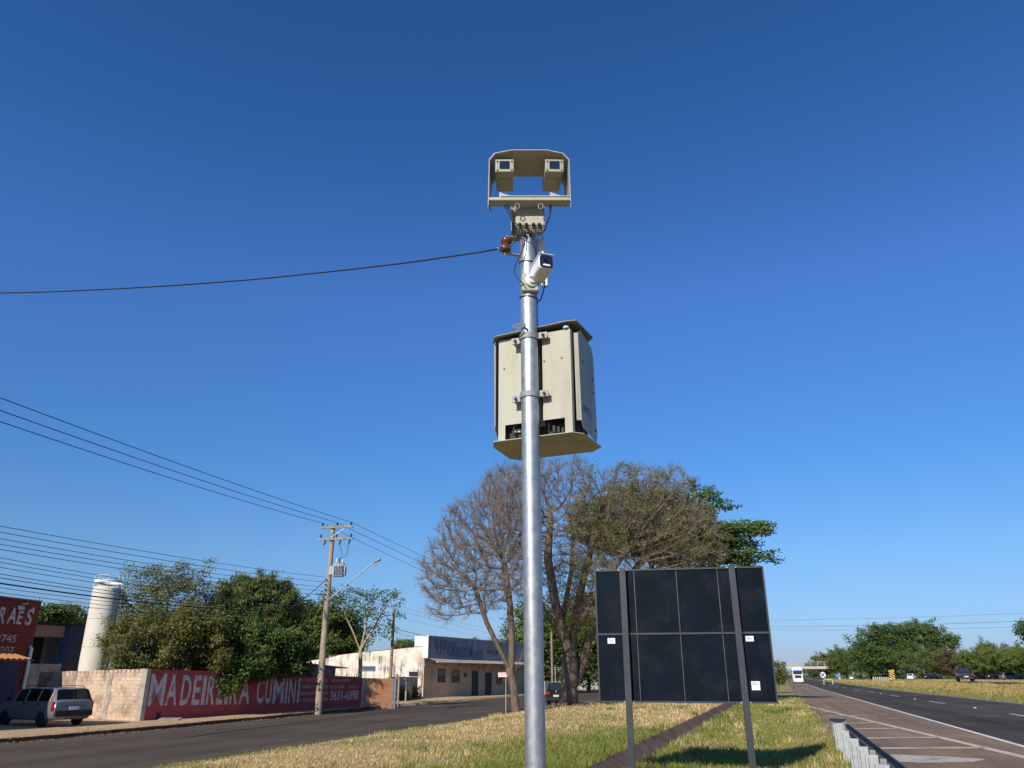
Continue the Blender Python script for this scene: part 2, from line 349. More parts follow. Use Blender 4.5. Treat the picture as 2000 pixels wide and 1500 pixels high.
def np_mesh(name, V, Fc, m, parent=None, tint=None, tone=None, smooth=False):
    V = np.asarray(V, np.float32); Fc = np.asarray(Fc, np.int32); k = Fc.shape[1]
    if parent is not None: V = V-np.array(parent_loc(parent), np.float32)
    me = bpy.data.meshes.new(name); me.vertices.add(len(V)); me.vertices.foreach_set('co', V.ravel())
    me.loops.add(Fc.size); me.loops.foreach_set('vertex_index', Fc.ravel())
    me.polygons.add(len(Fc)); me.polygons.foreach_set('loop_start', np.arange(0, Fc.size, k, dtype=np.int32))
    me.polygons.foreach_set('loop_total', np.full(len(Fc), k, np.int32))
    if smooth: me.polygons.foreach_set('use_smooth', np.ones(len(Fc), bool))
    if tint is not None:
        a = me.attributes.new('tint', 'FLOAT', 'POINT'); a.data.foreach_set('value', np.asarray(tint, np.float32))
    if tone is not None:
        a = me.attributes.new('tone', 'FLOAT_COLOR', 'POINT'); t = np.asarray(tone, np.float32)
        a.data.foreach_set('color', np.hstack([t, np.ones((len(t), 1), np.float32)]).ravel())
    me.update(); me.validate(); me.materials.append(m)
    o = bpy.data.objects.new(name, me); C.objects.link(o)
    if parent is not None: o.parent = parent
    return o
def dup(root, label=None):
    c = root.copy(); C.objects.link(c)
    if label: c['label'] = label
    for ch in list(root.children):
        d = ch.copy(); C.objects.link(d); d.parent = c
        for g in list(ch.children):
            e = g.copy(); C.objects.link(e); e.parent = d
    return c
def lettering(name, body, a, right, up, wid, hei, m, parent=None, depth=.006, bold=.0, shear=0, spacing=1):
    """flat raised lettering: lower left corner a, spanning wid along right and hei along up"""
    cu = bpy.data.curves.new('lettering', 'FONT'); cu.body = body; cu.size = 1; cu.offset = bold; cu.shear = shear; cu.space_character = spacing
    cu.resolution_u = 3; cu.extrude = 0
    to = bpy.data.objects.new('lettering', cu); C.objects.link(to)
    dg = bpy.context.evaluated_depsgraph_get(); dg.update()
    me = bpy.data.meshes.new_from_object(to.evaluated_get(dg)); bpy.data.objects.remove(to)
    vs = [q.co.copy() for q in me.vertices]; fs = [tuple(p.vertices) for p in me.polygons]; bpy.data.meshes.remove(me)
    x0, x1 = min(q.x for q in vs), max(q.x for q in vs); y0, y1 = min(q.y for q in vs), max(q.y for q in vs)
    a, right, up = Vector(a), Vector(right).normalized(), Vector(up).normalized(); n = right.cross(up).normalized()
    b = MB(); b.add([a+right*((q.x-x0)/(x1-x0)*wid)+up*((q.y-y0)/(y1-y0)*hei)+n*depth for q in vs], fs)
    return b.build(name, m, parent, fixn=False)

# ------------------------------------------------------------------ ground, roads
ROWS = ([-40, -20, -5, 4, 9]+list(np.arange(11, 62, .6))+list(np.arange(62, 150, 3.))+list(np.arange(150, 480, 15.))+[520, 700, 1000, 1600, 3000, 6000, 9000])
def cols(y):
    k, g = xk(y), xg(y); c = [(-6000, None), (-1500, None), (-400, None), (-150, None), (-90, None), (-60, None)]
    c += [(q, None) for q in np.linspace(-48, k-1.1, 14)]+[(k-1, None), (k-.5, None), (k-.16, None), (k-.15, -.33), (k+.2, -.33), (k+3, -.33), (g-.2, -.33), (g-.02, -.31), (g+.01, None)]
    c += [(g+q, None) for q in (.15, .4, .8, 1.2, 1.7, 2.3, 2.9)]+[(q, None) for q in np.linspace(g+3.3, DL-.5, 14)]
    c += [(DL-.2, None), (DL-.03, None), (DL-.01, -.75), (DR+.01, -.75), (DR+.03, None)]+[(q, None) for q in np.linspace(DR+.3, XL-.2, 10)]
    c += [(XL, None), (XL+.03, 'h'), (5, 'h'), (9, 'h'), (XR-.03, 'h'), (XR, None)]+[(q, None) for q in np.linspace(XR+.15, XF0-.02, 9)]
    c += [(XF0, None), (XF0+.03, 'f'), (21, 'f'), (XF1-.03, 'f'), (XF1, None), (27.2, None), (28.2, None), (30, None), (33, None), (40, None), (60, None), (120, None), (300, None), (1500, None), (6000, None)]
    return c
STRAW, GREEN, DIRT, OCHRE, SOIL = map(np.array, ((.70, .52, .25), (.24, .235, .055), (.64, .43, .25), (.34, .255, .09), (.27, .17, .105)))
def greenness(x, y):
    n = noise.noise((x*.35, y*.28, 5))*.5+noise.noise((x*1.1, y*.9, 8))*.35
    g = 0
    if xg(y) < x < DL: g = sm((x-(-8.2-.02*y))/3.8)*sm((34-y)/14)*.9+.12
    if DR < x < XL+.3: g = .60-.14*sm((y-40)/20)
    return min(max(g+n*.75*(1 if g > .02 else .3), 0), 1)
def gtone(x, y):
    if x < xk(y): 
        t = sm((-x-60)/60); n = noise.noise((x*.4, y*.4, 1)); c = DIRT*(1-max(n, 0)*.5)+STRAW*max(n, 0)*.6
        return c*(1-t)+t*np.array((.09, .1, .04))
    if x < XL+.1:
        g = greenness(x, y); s = min(max(.15+1.1*noise.noise((x*1.1, y*.9, 17))+.5*noise.noise((x*3, y*3, 5)), .05), .75)*(1-.6*g)
        return (STRAW*(1-g)*.85+GREEN*g*.8)*(1-s)+SOIL*s
    if XR-.1 < x < XF0+.1:
        n = sm((x-XR-.2)/1.4)+.5*noise.noise((x, y*.3, 2)); n = min(max(n, 0), 1); return OCHRE*n*.8+np.array((.16, .16, .045))*(1-n)
    t = sm((x-40)/30); return OCHRE*.75*(1-t)+t*np.array((.08, .09, .035))
V, tones = [], []
for y in ROWS:
    for x, zz in cols(y):
        z = T(x, y) if zz is None else (zh(y)-.08 if zz == 'h' else zf(y)-.08 if zz == 'f' else zz)
        V.append((x, y, z)); tones.append(gtone(x, y))
nc = len(cols(0)); Fq = [(i*nc+j, i*nc+j+1, (i+1)*nc+j+1, (i+1)*nc+j) for i in range(len(ROWS)-1) for j in range(nc-1)]
tag(np_mesh('ground', V, Fq, vcolmat('ground_soil', amt=.38), tone=tones, smooth=False), kind='structure')
def strip(name, cf, zfn, m, rows=None, dz=0):
    rows = rows or ROWS; V = []
    for y in rows:
        a, b = cf(y)
        for q in np.linspace(0, 1, 4): x = a+(b-a)*q; V.append((x, y, zfn(y)+dz))
    Fq = [(i*4+j, i*4+j+1, i*4+5+j, i*4+4+j) for i in range(len(rows)-1) for j in range(3)]
    return tag(np_mesh(name, V, Fq, m), kind='structure')
RR = [r for r in ROWS if r <= 3000]
strip('street', lambda y: (xk(y)-.02, xg(y)+.005), lambda y: -.25, M['asphalt'], RR)
strip('road_shoulder', lambda y: (XL-.01, 5.15), zh, M['asphalt_brown'], RR)
strip('highway', lambda y: (5.15, XR+.01), zh, M['asphalt_dark'], RR)
strip('far_carriageway', lambda y: (XF0-.01, XF1+.01), zf, M['asphalt_dark'], RR)
def line(name, cf, zfn, m, y0, y1, step=3): 
    return strip(name, cf, zfn, m, list(np.arange(y0, y1, step))+[y1], .005)
line('road_marking', lambda y: (4.98, 5.13), zh, M['paint_white'], 8, 700, 4)
line('road_marking', lambda y: (13.75, 13.9), zh, M['paint_white'], 20, 700, 4)
line('road_marking', lambda y: (17.35, 17.5), zf, M['paint_white'], 40, 500, 4)
for i in range(14):
    y0 = 36.2+i*21.5; line('road_marking', lambda y: (9.30, 9.44), zh, M['paint_white'], y0, y0+6.0, 2)
def quadmark(name, pts, m):
    b = MB(); b.add([(x, y, zh(y)+.006) for x, y in pts], [(0, 1, 2, 3)]); return tag(b.build(name, m, fixn=False), kind='structure')
ga, gb = gnd(1575, 1379), gnd(1995, 1478)
gd = (gb-ga).normalized(); gx = lambda y: ga.x+(gb.x-ga.x)*(y-ga.y)/(gb.y-ga.y)
quadmark('road_marking', [(gx(y)+s, y) for y, s in ((8, -.13), (8, .13), (ga.y, .10), (ga.y, -.10))], M['paint_cream'])
for (px0, py0, px1) in ((1602, 1391, 1645), (1607, 1399, 1675), (1655, 1413, 1715), (1660, 1424, 1757), (1682, 1442, 1835), (1705, 1462, 1925), (1590, 1384, 1622)):
    a, b_ = gnd(px0, py0), gnd(px1, py0-1.5)
    wd = .24
    quadmark('road_marking', [(a.x, a.y-wd), (b_.x, b_.y-wd), (b_.x, b_.y+wd), (a.x, a.y+wd)], M['paint_worn'])
for (px0, py0, px1, py1) in ((1708, 1396, 1735, 1394), (1732, 1404, 1757, 1402)):
    a, b_ = gnd(px0, py0), gnd(px1, py1); quadmark('road_marking', [(a.x, a.y-.12), (b_.x, b_.y-.12), (b_.x, b_.y+.12), (a.x, a.y+.12)], M['paint_worn'])
bq = MB(); c0 = gnd(1800, 1482)
ang = np.linspace(0, 2*math.pi, 40)[:-1]
bq.add([(c0.x+1.05*math.cos(t)*(1+.12*math.sin(5*t)), c0.y+.75*math.sin(t)*(1+.15*math.sin(3*t+1)), zh(c0.y)+.007) for t in ang], [tuple(range(39))])
tag(bq.build('road_stain', M['paint_worn'], fixn=False), kind='structure')
for px, py in ((1677, 1348), (1787, 1365.5), (1904, 1383), (1650, 1343.6), (1720, 1355)):
    p = gnd(px, py); b = MB(); b.box((p.x, p.y, p.z+.02), (.12, .16, .035)); tag(b.build('road_stud', M['paint_white'], bevel=.008), 'small white road stud on the dark highway lane line', 'road stud', 'road studs on the highway')
# ditch channel
b = MB(); rows = list(np.arange(6, 130, 1.))
for i, y in enumerate(rows[:-1]):
    y2 = rows[i+1]; e = lambda y, dx: dx+.03*noise.noise((dx*3, y*.4, 4))
    prof = lambda y: [(e(y, DL-.07), T(DL-.1, y)+.015), (e(y, DL-.005), T(DL-.1, y)+.015), (DL+.52, -.42), (DR-.16, -.44), (e(y, DR+.005), T(DR+.1, y)+.015), (e(y, DR+.07), T(DR+.1, y)+.015)]
    p, q = prof(y), prof(y2)
    b.add([(x, y, z) for x, z in p]+[(x, y2, z) for x, z in q], [(j, j+1, j+7, j+6) for j in range(5)])
tag(b.build('drainage_ditch', M['concrete'], fixn=False), kind='structure')
# kerb
b = MB(); ky = list(np.arange(6, 150, 1.3))
for y, y2 in zip(ky, ky[1:]):
    if y > 51: continue
    h = -.115+.03*noise.noise((y*.35, 1, 1)); j = .03*noise.noise((y*.9, 5, 1))
    b.box(((xk(y)+xk(y2))/2-.09+j, (y+y2)/2, (h-.4)/2), (.16, 1.32, h+.4), Matrix.Rotation(-math.atan2(xk(y2)-xk(y), y2-y), 3, 'Z'))
tag(b.build('kerb', M['kerb'], bevel=.015), kind='structure')

# ------------------------------------------------------------------ grass
def blades(name, P, h, wid, lean, colr, m, kind='stuff'):
    n = len(P); az = RNG.uniform(0, 2*math.pi, n); d = np.c_[np.cos(az), np.sin(az), np.zeros(n)]
    fa = RNG.uniform(0, 2*math.pi, n); s = np.c_[np.cos(fa), np.sin(fa), np.zeros(n)]*wid[:, None]/2
    up = np.array([0, 0, 1.]); le = lean[:, None]
    mid = P+up*h[:, None]*.6+d*h[:, None]*le*.35; tip = P+up*(h*(1-.45*lean))[:, None]+d*h[:, None]*le
    V = np.stack([P-s, P+s, mid-s*.6, mid+s*.6, tip], 1).reshape(-1, 3)
    i = np.arange(n)[:, None]*5
    Ft = np.concatenate([i+np.array([[0, 1, 3]]), i+np.array([[0, 3, 2]]), i+np.array([[2, 3, 4]])])
    return tag(np_mesh(name, V, Ft, m, tone=np.repeat(colr, 5, 0)), kind=kind)
bm_, p_, L_ = newmat('grass_blades')
at_ = nd(bm_, 'ShaderNodeAttribute', attribute_name='tone'); L_.new(at_.outputs['Color'], p_.inputs['Base Color'])
p_.inputs['Roughness'].default_value = .7; p_.inputs['Specular IOR Level'].default_value = .2
tr_ = nd(bm_, 'ShaderNodeBsdfTranslucent'); L_.new(at_.outputs['Color'], tr_.inputs[0]); ms_ = nd(bm_, 'ShaderNodeMixShader'); ms_.inputs[0].default_value = .3
L_.new(p_.outputs[0], ms_.inputs[1]); L_.new(tr_.outputs[0], ms_.inputs[2]); L_.new(ms_.outputs[0], bm_.node_tree.nodes['Material Output'].inputs['Surface'])
def grow(n, xr, yr, ypow):
    P, h, wd, le, co = [], [], [], [], []
    while len(P) < n:
        t = random.random(); y = 1/((1-t)/yr[0]**ypow+t/yr[1]**ypow)**(1/ypow); x = random.uniform(*xr(y))
        if DL-.02 < x < DR+.02: continue
        g = greenness(x, y); cl = noise.noise((x*1.6, y*1.6, 11))
        if random.random() > .70+.75*cl+.3*noise.noise((x*5, y*5, 3)): continue
        d = math.hypot(x, y); gr = random.random() < g*1.05
        edge = sm((x-xg(y)-.1)/1.2); near_ditch = math.exp(-min(abs(x-DL), abs(x-DR))*2.2)
        hh = (random.uniform(.06, .17)+.07*near_ditch if gr else random.uniform(.035, .1)*(.6+.5*edge))*(1+.5*cl)
        P.append((x, y, T(x, y)-.01)); h.append(hh); wd.append(random.uniform(.008, .016)*max(1, d/19)); le.append(random.uniform(.2, .8) if gr else random.uniform(.4, 1.5))
        v = random.uniform(.7, 1.3)
        if gr: c = np.array((.24, .285, .06))*(1-random.random()*.35)+np.array((.16, .11, .03))*random.random()
        else: c = np.array((.90, .69, .36))+np.array((-.40, -.33, -.2))*random.random()**1.3
        co.append(c*v)
    return tuple(map(np.array, (P, h, wd, le, co)))
blades('verge_grass', *grow(120000, lambda y: (xg(y)-.08-.45*max(0, noise.noise((y*.8, 3, 3))+.15), DL), (12.5, 62), .9), bm_)
blades('verge_grass', *grow(60000, lambda y: (DR, XL+.05+.4*max(0, noise.noise((y*.7, 9, 3))+.1)), (12.5, 75), .9), bm_)
def tufts(n, per):
    P, h, wd, le, co = [], [], [], [], []
    for _ in range(n):
        y = 13+55*random.random()**1.6; r = random.random(); x = DL-abs(random.gauss(0, .5))-.05 if r < .3 else DR+abs(random.gauss(0, .4))+.05 if r < .55 else random.uniform(xg(y)+.3, XL)
        if DL-.03 < x < DR+.03: continue
        dry = random.random() > greenness(x, y)*1.2; H_ = random.uniform(.14, .32); rad = random.uniform(.08, .3); v = random.uniform(.75, 1.15)
        for _ in range(per):
            px_, py_ = x+random.gauss(0, rad), y+random.gauss(0, rad)
            if DL-.03 < px_ < DR+.03: continue
            P.append((px_, py_, T(px_, py_)-.01)); h.append(H_*random.uniform(.5, 1.15)); wd.append(.012*max(1, y/19)); le.append(random.uniform(.1, .9))
            c = np.array((.80, .60, .30)) if dry else np.array((.20, .27, .055)); co.append(c*v*random.uniform(.55, 1.2))
    return tuple(map(np.array, (P, h, wd, le, co)))
blades('grass_tufts', *tufts(330, 55), bm_)
def grow2(n, xr, yr, hr, pal, wk=1.0):
    P, h, wd, le, co = [], [], [], [], []
    while len(P) < n:
        t = random.random(); y = 1/((1-t)/yr[0]+t/yr[1]); x = random.uniform(*xr(y)); cl = noise.noise((x*.8, y*.35, 21))
        if random.random() > .75+.6*cl: continue
        d = math.hypot(x, y); a, b_ = pal(x, y, cl); m = random.random()
        P.append((x, y, T(x, y)-.01)); h.append(random.uniform(*hr)*(1+.6*cl)); wd.append(.012*max(1, d/30)*wk); le.append(random.uniform(.2, 1.1)); co.append((a*m+b_*(1-m))*random.uniform(.75, 1.25))
    return tuple(map(np.array, (P, h, wd, le, co)))
def medpal(x, y, cl):
    k = x-XR+cl*1.2
    return (np.array((.26, .28, .08)), np.array((.44, .38, .13))) if k < 1.1 else (np.array((.66, .50, .2)), np.array((.46, .36, .12)))
blades('median_grass', *grow2(50000, lambda y: (XR+.02, XF0-.05), (45, 330), (.1, .3), medpal), bm_)
blades('roadside_grass', *grow2(22000, lambda y: (XF1+.05, 36), (70, 330), (.08, .25), lambda x, y, c: (np.array((.62, .48, .21)), np.array((.42, .35, .13)))), bm_)
blades('pavement_weeds', *grow2(16000, lambda y: (xk(y)-.9, xk(y)+.25) if random.random() < .6 else (-33, xk(y)-.2), (14, 95), (.03, .09), lambda x, y, c: (np.array((.62, .49, .29)), np.array((.42, .30, .16)))), bm_)
# ------------------------------------------------------------------ camera pole and what hangs on it
PB = Vector((-1.485, 4.98, 0)); PT = Vector((-1.514, 4.98, 5.2))
def pole_at(z): return PB+(PT-PB)*(z/5.2)
pole = thing('camera_pole', PB, 'tall round galvanised steel pole carrying the traffic cameras, nearest thing to the viewer', 'pole')
MB().tube([PB-Vector((0, 0, .2)), pole_at(1.5), pole_at(3.3), PT], .0635, 40).build('pole_tube', M['galv'], pole)
for z, tz in ((4.66, .012), (4.36, .01)):
    b = MB(); p = pole_at(z); b.tube([p+Vector((math.cos(a)*.0665, math.sin(a)*.0665, tz*math.sin(a-1))) for a in np.linspace(0, 6.28, 25)], .0045, 6); b.build('cable_tie', M['black'], pole)
# --- camera hood on top; local x = picture right, y = away, z = up
head = thing('traffic_camera_unit', (PT.x+.012, PT.y+.004, 5.098), 'beige twin traffic camera head under an open folded metal hood on the pole top', 'traffic camera', rz=YAW)
Lm = lambda b, n, m, p=head, **k: b.build(n, m, p, local=True, **k)
t = .006; y0, y1 = -.22, .2; rise = .055
prof = [(-.318, -.055), (-.314, .365), (-.272, .425), (-.14, .456), (.14, .456), (.265, .425), (.312, .365), (.314, -.02)]
b = MB(); n = len(prof)
fr = [Vector((x, y0, z)) for x, z in prof]; bk = [Vector((x*.97, y1, z+rise*(1 if z > .2 else 0) + (.22 if z < .2 else 0))) for x, z in prof]
inn = lambda p: Vector((p.x*(1-t/.32), p.y, p.z-(t if p.z > .3 else 0)))
fi, bi = [inn(p) for p in fr], [inn(p) for p in bk]
b.add(fr+bk, [(i, i+1, n+i+1, n+i) for i in range(n-1)]); b.add(fi+bi, [(i, i+1, n+i+1, n+i) for i in range(n-1)])
b.add(fr+fi, [(i, i+1, n+i+1, n+i) for i in range(n-1)]); b.add(bk+bi, [(i, i+1, n+i+1, n+i) for i in range(n-1)])
Lm(b, 'hood', M['beige'], fixn=False)
b = MB(); b.span((-.312, -.215, -.006), (.308, -.125, .021)); Lm(b, 'mounting_bar', M['beige'], bevel=.003)
b = MB().span((-.222, -.2215, .0215), (.306, -.13, .033)); Lm(b, 'mounting_rail', M['beige'], bevel=.003)
b = MB().prism([(-.3185, -.215, -.05), (-.3185, -.2, -.075), (-.3185, -.13, -.05)], (.004, 0, 0)); Lm(b, 'hood_edge_flap', M['beige']); b = MB().prism([(.3145, -.215, -.02), (.310, -.2, -.06), (.3145, -.13, -.02)], (.004, 0, 0)); Lm(b, 'hood_edge_flap', M['beige'])
pit = Matrix.Rotation(R(10), 3, 'X')
def housing(cx, yaw):
    hb = thing('camera_housing', (0, 0, 0), None, None); del_ = hb
    bpy.data.objects.remove(hb)
    rot = Matrix.Rotation(R(yaw), 3, 'Z') @ pit; c = Vector((cx, -.175, .335))
    g = lambda v: c+rot @ Vector(v)
    b = MB(); b.box(g((0, .18, 0)), (.138, .36, .098), rot); o = Lm(b, 'camera_housing', M['beige'], bevel=.004)
    b = MB(); b.box(g((0, -.004, 0)), (.144, .008, .104), rot); f = b.build('front_plate', M['beige'], o, local=True, bevel=.002)
    b = MB(); b.box(g((0, -.010, .005)), (.078, .006, .062), rot); b.build('lens_window', M['lens'], o, local=True)
    for sx in (-1, 1):
        for sz in (-1, 1): b = MB(); b.lathe(g((sx*.056, -.008, sz*.036)), [(.007, 0), (.007, -.006), (.003, -.008)], 8, rot @ Vector((0, 1, 0))); b.build('screw', M['steel'], o, local=True)
    b = MB(); b.box(g((0, .19, -.052)), (.09, .14, .012), rot); b.build('base_shoe', M['beige'], o, local=True, bevel=.002)
    b = MB(); b.prism([(cx-.04, -.19, .034), (cx+.04, -.19, .034), (cx+.04, -.19, .055), (cx+.01, -.19, .062), (cx-.038, -.19, .085)], (0, .004, 0)); b.span((cx-.04, -.1855, .034), (cx+.04, -.13, .040)); b.span((cx-.03, -.1295, .034), (cx+.03, -.126, .045)); Lm(b, 'camera_bracket', M['beige'])
housing(-.193, 0); housing(.197, 2)
# junction box under the hood
b = MB(); b.box((.005, -.055, -.055), (.225, .10, .225), Matrix.Rotation(R(-3), 3, 'X')); jb = Lm(b, 'junction_box', M['beige'], bevel=.008)
b = MB(); b.box((-.075, .04, -.06), (.12, .09, .25)); Lm(b, 'rear_box', M['beige_in']); b = MB(); b.span((-.142, -.07, -.185), (-.136, .08, .06)); Lm(b, 'rear_plate', M['beige_in'])
b = MB(); b.prism([(-.11, -.108, -.168), (.115, -.108, -.168), (.105, -.08, -.205), (-.10, -.08, -.205)], (0, .06, 0)); Lm(b, 'gland_tray', M['beige'])
for x in (-.075, -.025, .03, .075):
    b = MB(); b.lathe((x, -.118, -.152), [(.013, 0), (.013, -.018), (.009, -.022), (.008, -.045)], 10); Lm(b, 'cable_gland', M['black'])
for x in (-.04, .01): b = MB(); b.lathe((x, -.095, -.203), [(.013, 0), (.013, -.02), (.008, -.04)], 10); Lm(b, 'cable_gland', M['black'])
for x in (-.095, .085):
    b = MB(); b.tube([(x+.018*math.cos(a), -.19, -.045+.024*math.sin(a)) for a in np.linspace(0, 6.4, 18)], .004, 6); Lm(b, 'eye_bolt', M['steel'])
for x, z in ((.055, -.07), (.055, -.095), (.09, -.095), (.03, -.03)):
    b = MB(); b.lathe((x, -.1045+.052*(z+.055), z), [(.005, .0), (.005, -.004), (.001, -.006)], 8, (0, 1, 0)); Lm(b, 'rivet', M['white'])
def swing(pts, r=.0045, n=6):
    """smooth path through points"""
    P = [Vector(p) for p in pts]; out = []
    for i in range(len(P)-1):
        p0, p1, p2, p3 = P[max(i-1, 0)], P[i], P[i+1], P[min(i+2, len(P)-1)]
        for k in range(8):
            u = k/8; out.append(.5*((2*p1)+(p2-p0)*u+(2*p0-5*p1+4*p2-p3)*u*u+(3*p1-p0-3*p2+p3)*u**3))
    out.append(P[-1]); b = MB(); b.tube(out, r, n); return b
for pts in ([(-.19, -.14, -.005), (-.17, -.15, -.06), (-.135, -.16, -.14), (-.075, -.17, -.205), (-.02, -.16, -.215), (-.025, -.125, -.185)],
            [(-.165, -.14, -.005), (-.15, -.15, -.08), (-.12, -.16, -.16), (-.105, -.15, -.23), (-.09, -.11, -.27)],
            [(.17, -.14, -.005), (.155, -.15, -.06), (.15, -.16, -.14), (.11, -.17, -.21), (.05, -.17, -.22), (.03, -.125, -.185)],
            [(.155, -.14, -.005), (.165, -.15, -.07), (.13, -.15, -.15), (.12, -.15, -.22), (.09, -.14, -.25), (.065, -.1, -.22)],
            [(-.075, -.118, -.19), (-.08, -.14, -.25), (-.1, -.12, -.30), (-.16, -.1, -.35), (-.23, -.1, -.38)],
            [(.075, -.118, -.19), (.06, -.13, -.28), (.05, -.1, -.40), (.03, -.075, -.52)],
            [(.01, -.095, -.24), (.02, -.11, -.32), (.05, -.08, -.40), (.045, -.075, -.55), (.05, -.07, -.6)],
            [(-.04, -.095, -.24), (-.05, -.10, -.36), (-.1, -.09, -.48), (-.115, -.08, -.56), (-.08, -.1, -.63), (-.04, -.12, -.68)]):
    Lm(swing(pts), 'cable', M['black'], fixn=False)
# --- brown insulator with its bracket
ic = onR(988, 479, 5.17)
ins = thing('insulator', ic, 'brown porcelain spool insulator on two flat brackets at the left of the pole', 'insulator')
ax = Vector((.12, 0, 1)).normalized()
MB().lathe(ic, [(.015, -.062), (.040, -.054), (.046, -.036), (.040, -.016), (.024, -.004), (.024, .004), (.040, .016), (.046, .036), (.040, .054), (.015, .062)], 20, ax).build('spool', M['brown'], ins)
for dz, e in ((.068, .03), (-.068, .0)):
    a = ic+ax*dz+Vector((-.012, 0, 0)); q = pole_at(a.z+e); q = Vector((q.x-.055, q.y, a.z+e))
    b = MB(); d = (q-a); s = Vector((-d.y, d.x, 0)).normalized()*.018; b.prism([a-s, a+s, q+s, q-s], (0, 0, .005)); b.build('bracket', M['galv_white'], ins)
MB().tube([ic-ax*.088, ic+ax*.085], .006, 8).build('bolt', M['steel'], ins)
a = ic+Vector((-.03, -.01, -.002))
sp = [(975, 485, 5.15), (940, 492, 5.25), (880, 501, 5.4), (780, 515, 5.7), (640, 531, 6.1), (480, 547, 6.6), (300, 560, 7.3), (120, 569, 8.1), (0, 572, 8.7), (-200, 572, 10)]
path = [onR(x, y, r) for x, y, r in sp]
srv = thing('service_cable', path[0], 'black service cable sagging from the brown insulator across the sky', 'cable')
b = swing([a]+path, .0065, 6); b.build('insulated_conductor', M['wire'], srv, fixn=False)
hx = []; pth = b.v
cen = [sum((pth[i*6+k] for k in range(6)), Vector())/6 for i in range(len(pth)//6)][:13]
b2 = MB(); 
for i, p in enumerate(cen[:-1]):
    for k in range(3): q = p.lerp(cen[i+1], k/3); aa = (i*3+k)*.42; hx.append(q+Vector((0, math.sin(aa), math.cos(aa)))*.010)
b2.tube(hx, .0032, 5); b2.build('bare_messenger', M['wire_silver'], srv, fixn=False)
# --- white bullet camera
fc = onR(1067, 511, 4.93)
sv = thing('security_camera', fc, 'white bullet camera with dark square lens face on the right of the pole', 'security camera')
rv = Matrix.Rotation(YAW+R(17), 3, 'Z') @ Matrix.Rotation(R(-3), 3, 'X')
g = lambda v: fc+rv @ Vector(v)
def rrect(w, h, r, n=5):
    return [(sx*(w/2-r)+r*math.cos(a), sz*(h/2-r)+r*math.sin(a)) for sx, sz, a0 in ((1, 1, 0), (-1, 1, 90), (-1, -1, 180), (1, -1, 270)) for a in [R(a0+90*k/n) for k in range(n+1)]]
b = MB(); rings = [(rrect(.1, .104, .022), .0), (rrect(.112, .116, .026), .008), (rrect(.112, .116, .026), .2), (rrect(.09, .094, .02), .235)]
k = len(rings[0][0]); b.add([g((x, y, z)) for rg, y in rings for x, z in rg], [(i*k+j, i*k+(j+1) % k, (i+1)*k+(j+1) % k, (i+1)*k+j) for i in range(3) for j in range(k)], False)
b.add([g((x, .235, z)) for x, z in rings[3][0]], [tuple(range(k))]); b.build('body', M['white'], sv)
b = MB(); b.prism([g((x, .004, z)) for x, z in rrect(.098, .102, .021)], g((0, -.002, 0))-g((0, .004, 0))); b.build('lens_face', M['navy'], sv)
b = MB(); b.lathe(g((0, -.002, .008)), [(.028, 0), (.026, -.004), (.018, -.004), (.016, .0)], 20, rv @ Vector((0, 1, 0))); b.build('lens', M['lens'], sv)
b = MB(); b.prism([g((x, -.003, z-.03)) for x, z in rrect(.056, .014, .006, 3)], g((0, -.002, 0))-g((0, 0, 0))); b.build('led_strip', M['led'], sv)
b = MB(); b.box(g((0, .11, .061)), (.116, .24, .004), rv); b.build('sunshade', M['white'], sv)
mz = 4.46; mp = pole_at(mz); camd = Vector((.313, -.95, 0)).normalized(); rgt = Vector((.95, .313, 0))
b = MB(); b.box(mp+rgt*.012+camd*.055, (.125, .07, .15), Matrix.Rotation(YAW, 3, 'Z')); b.build('mount_box', M['beige'], sv, bevel=.006)
b = MB(); b.lathe(mp+rgt*.02+camd*.09+Vector((0, 0, .005)), [(.052, 0), (.052, .016), (.0519, .0161), (.030, .0162), (.026, .03)], 22, (camd+rgt*.3).normalized()); b.build('mount_flange', M['white'], sv)
b = MB(); e = mp+rgt*.03+camd*.125+Vector((0, 0, .01)); b.tube([e, e+rgt*.012+Vector((0, 0, .03)), g((0, .19, -.055))], [.03, .028, .024], 14); b.build('swivel_arm', M['white'], sv)
b = MB(); cr = [onR(1046, 470, 5.26), onR(1062, 461, 5.26), onR(1066, 500, 5.26), onR(1070, 562, 5.26), onR(1060, 563, 5.26), onR(1044, 520, 5.26)]; b.prism(cr, Vector((-.02, .06, 0)).normalized()*.006); b.build('back_plate', M['white'], sv)
q = mp+rgt*.045
Lm2 = swing([onR(1064, 552, 5.24), onR(1062, 566, 5.22), onR(1056, 585, 5.2), onR(1049, 600, 5.23), pole_at(3.9)+Vector((.06, .06, 0))], .005); Lm2.build('cable', M['black'], sv, fixn=False)
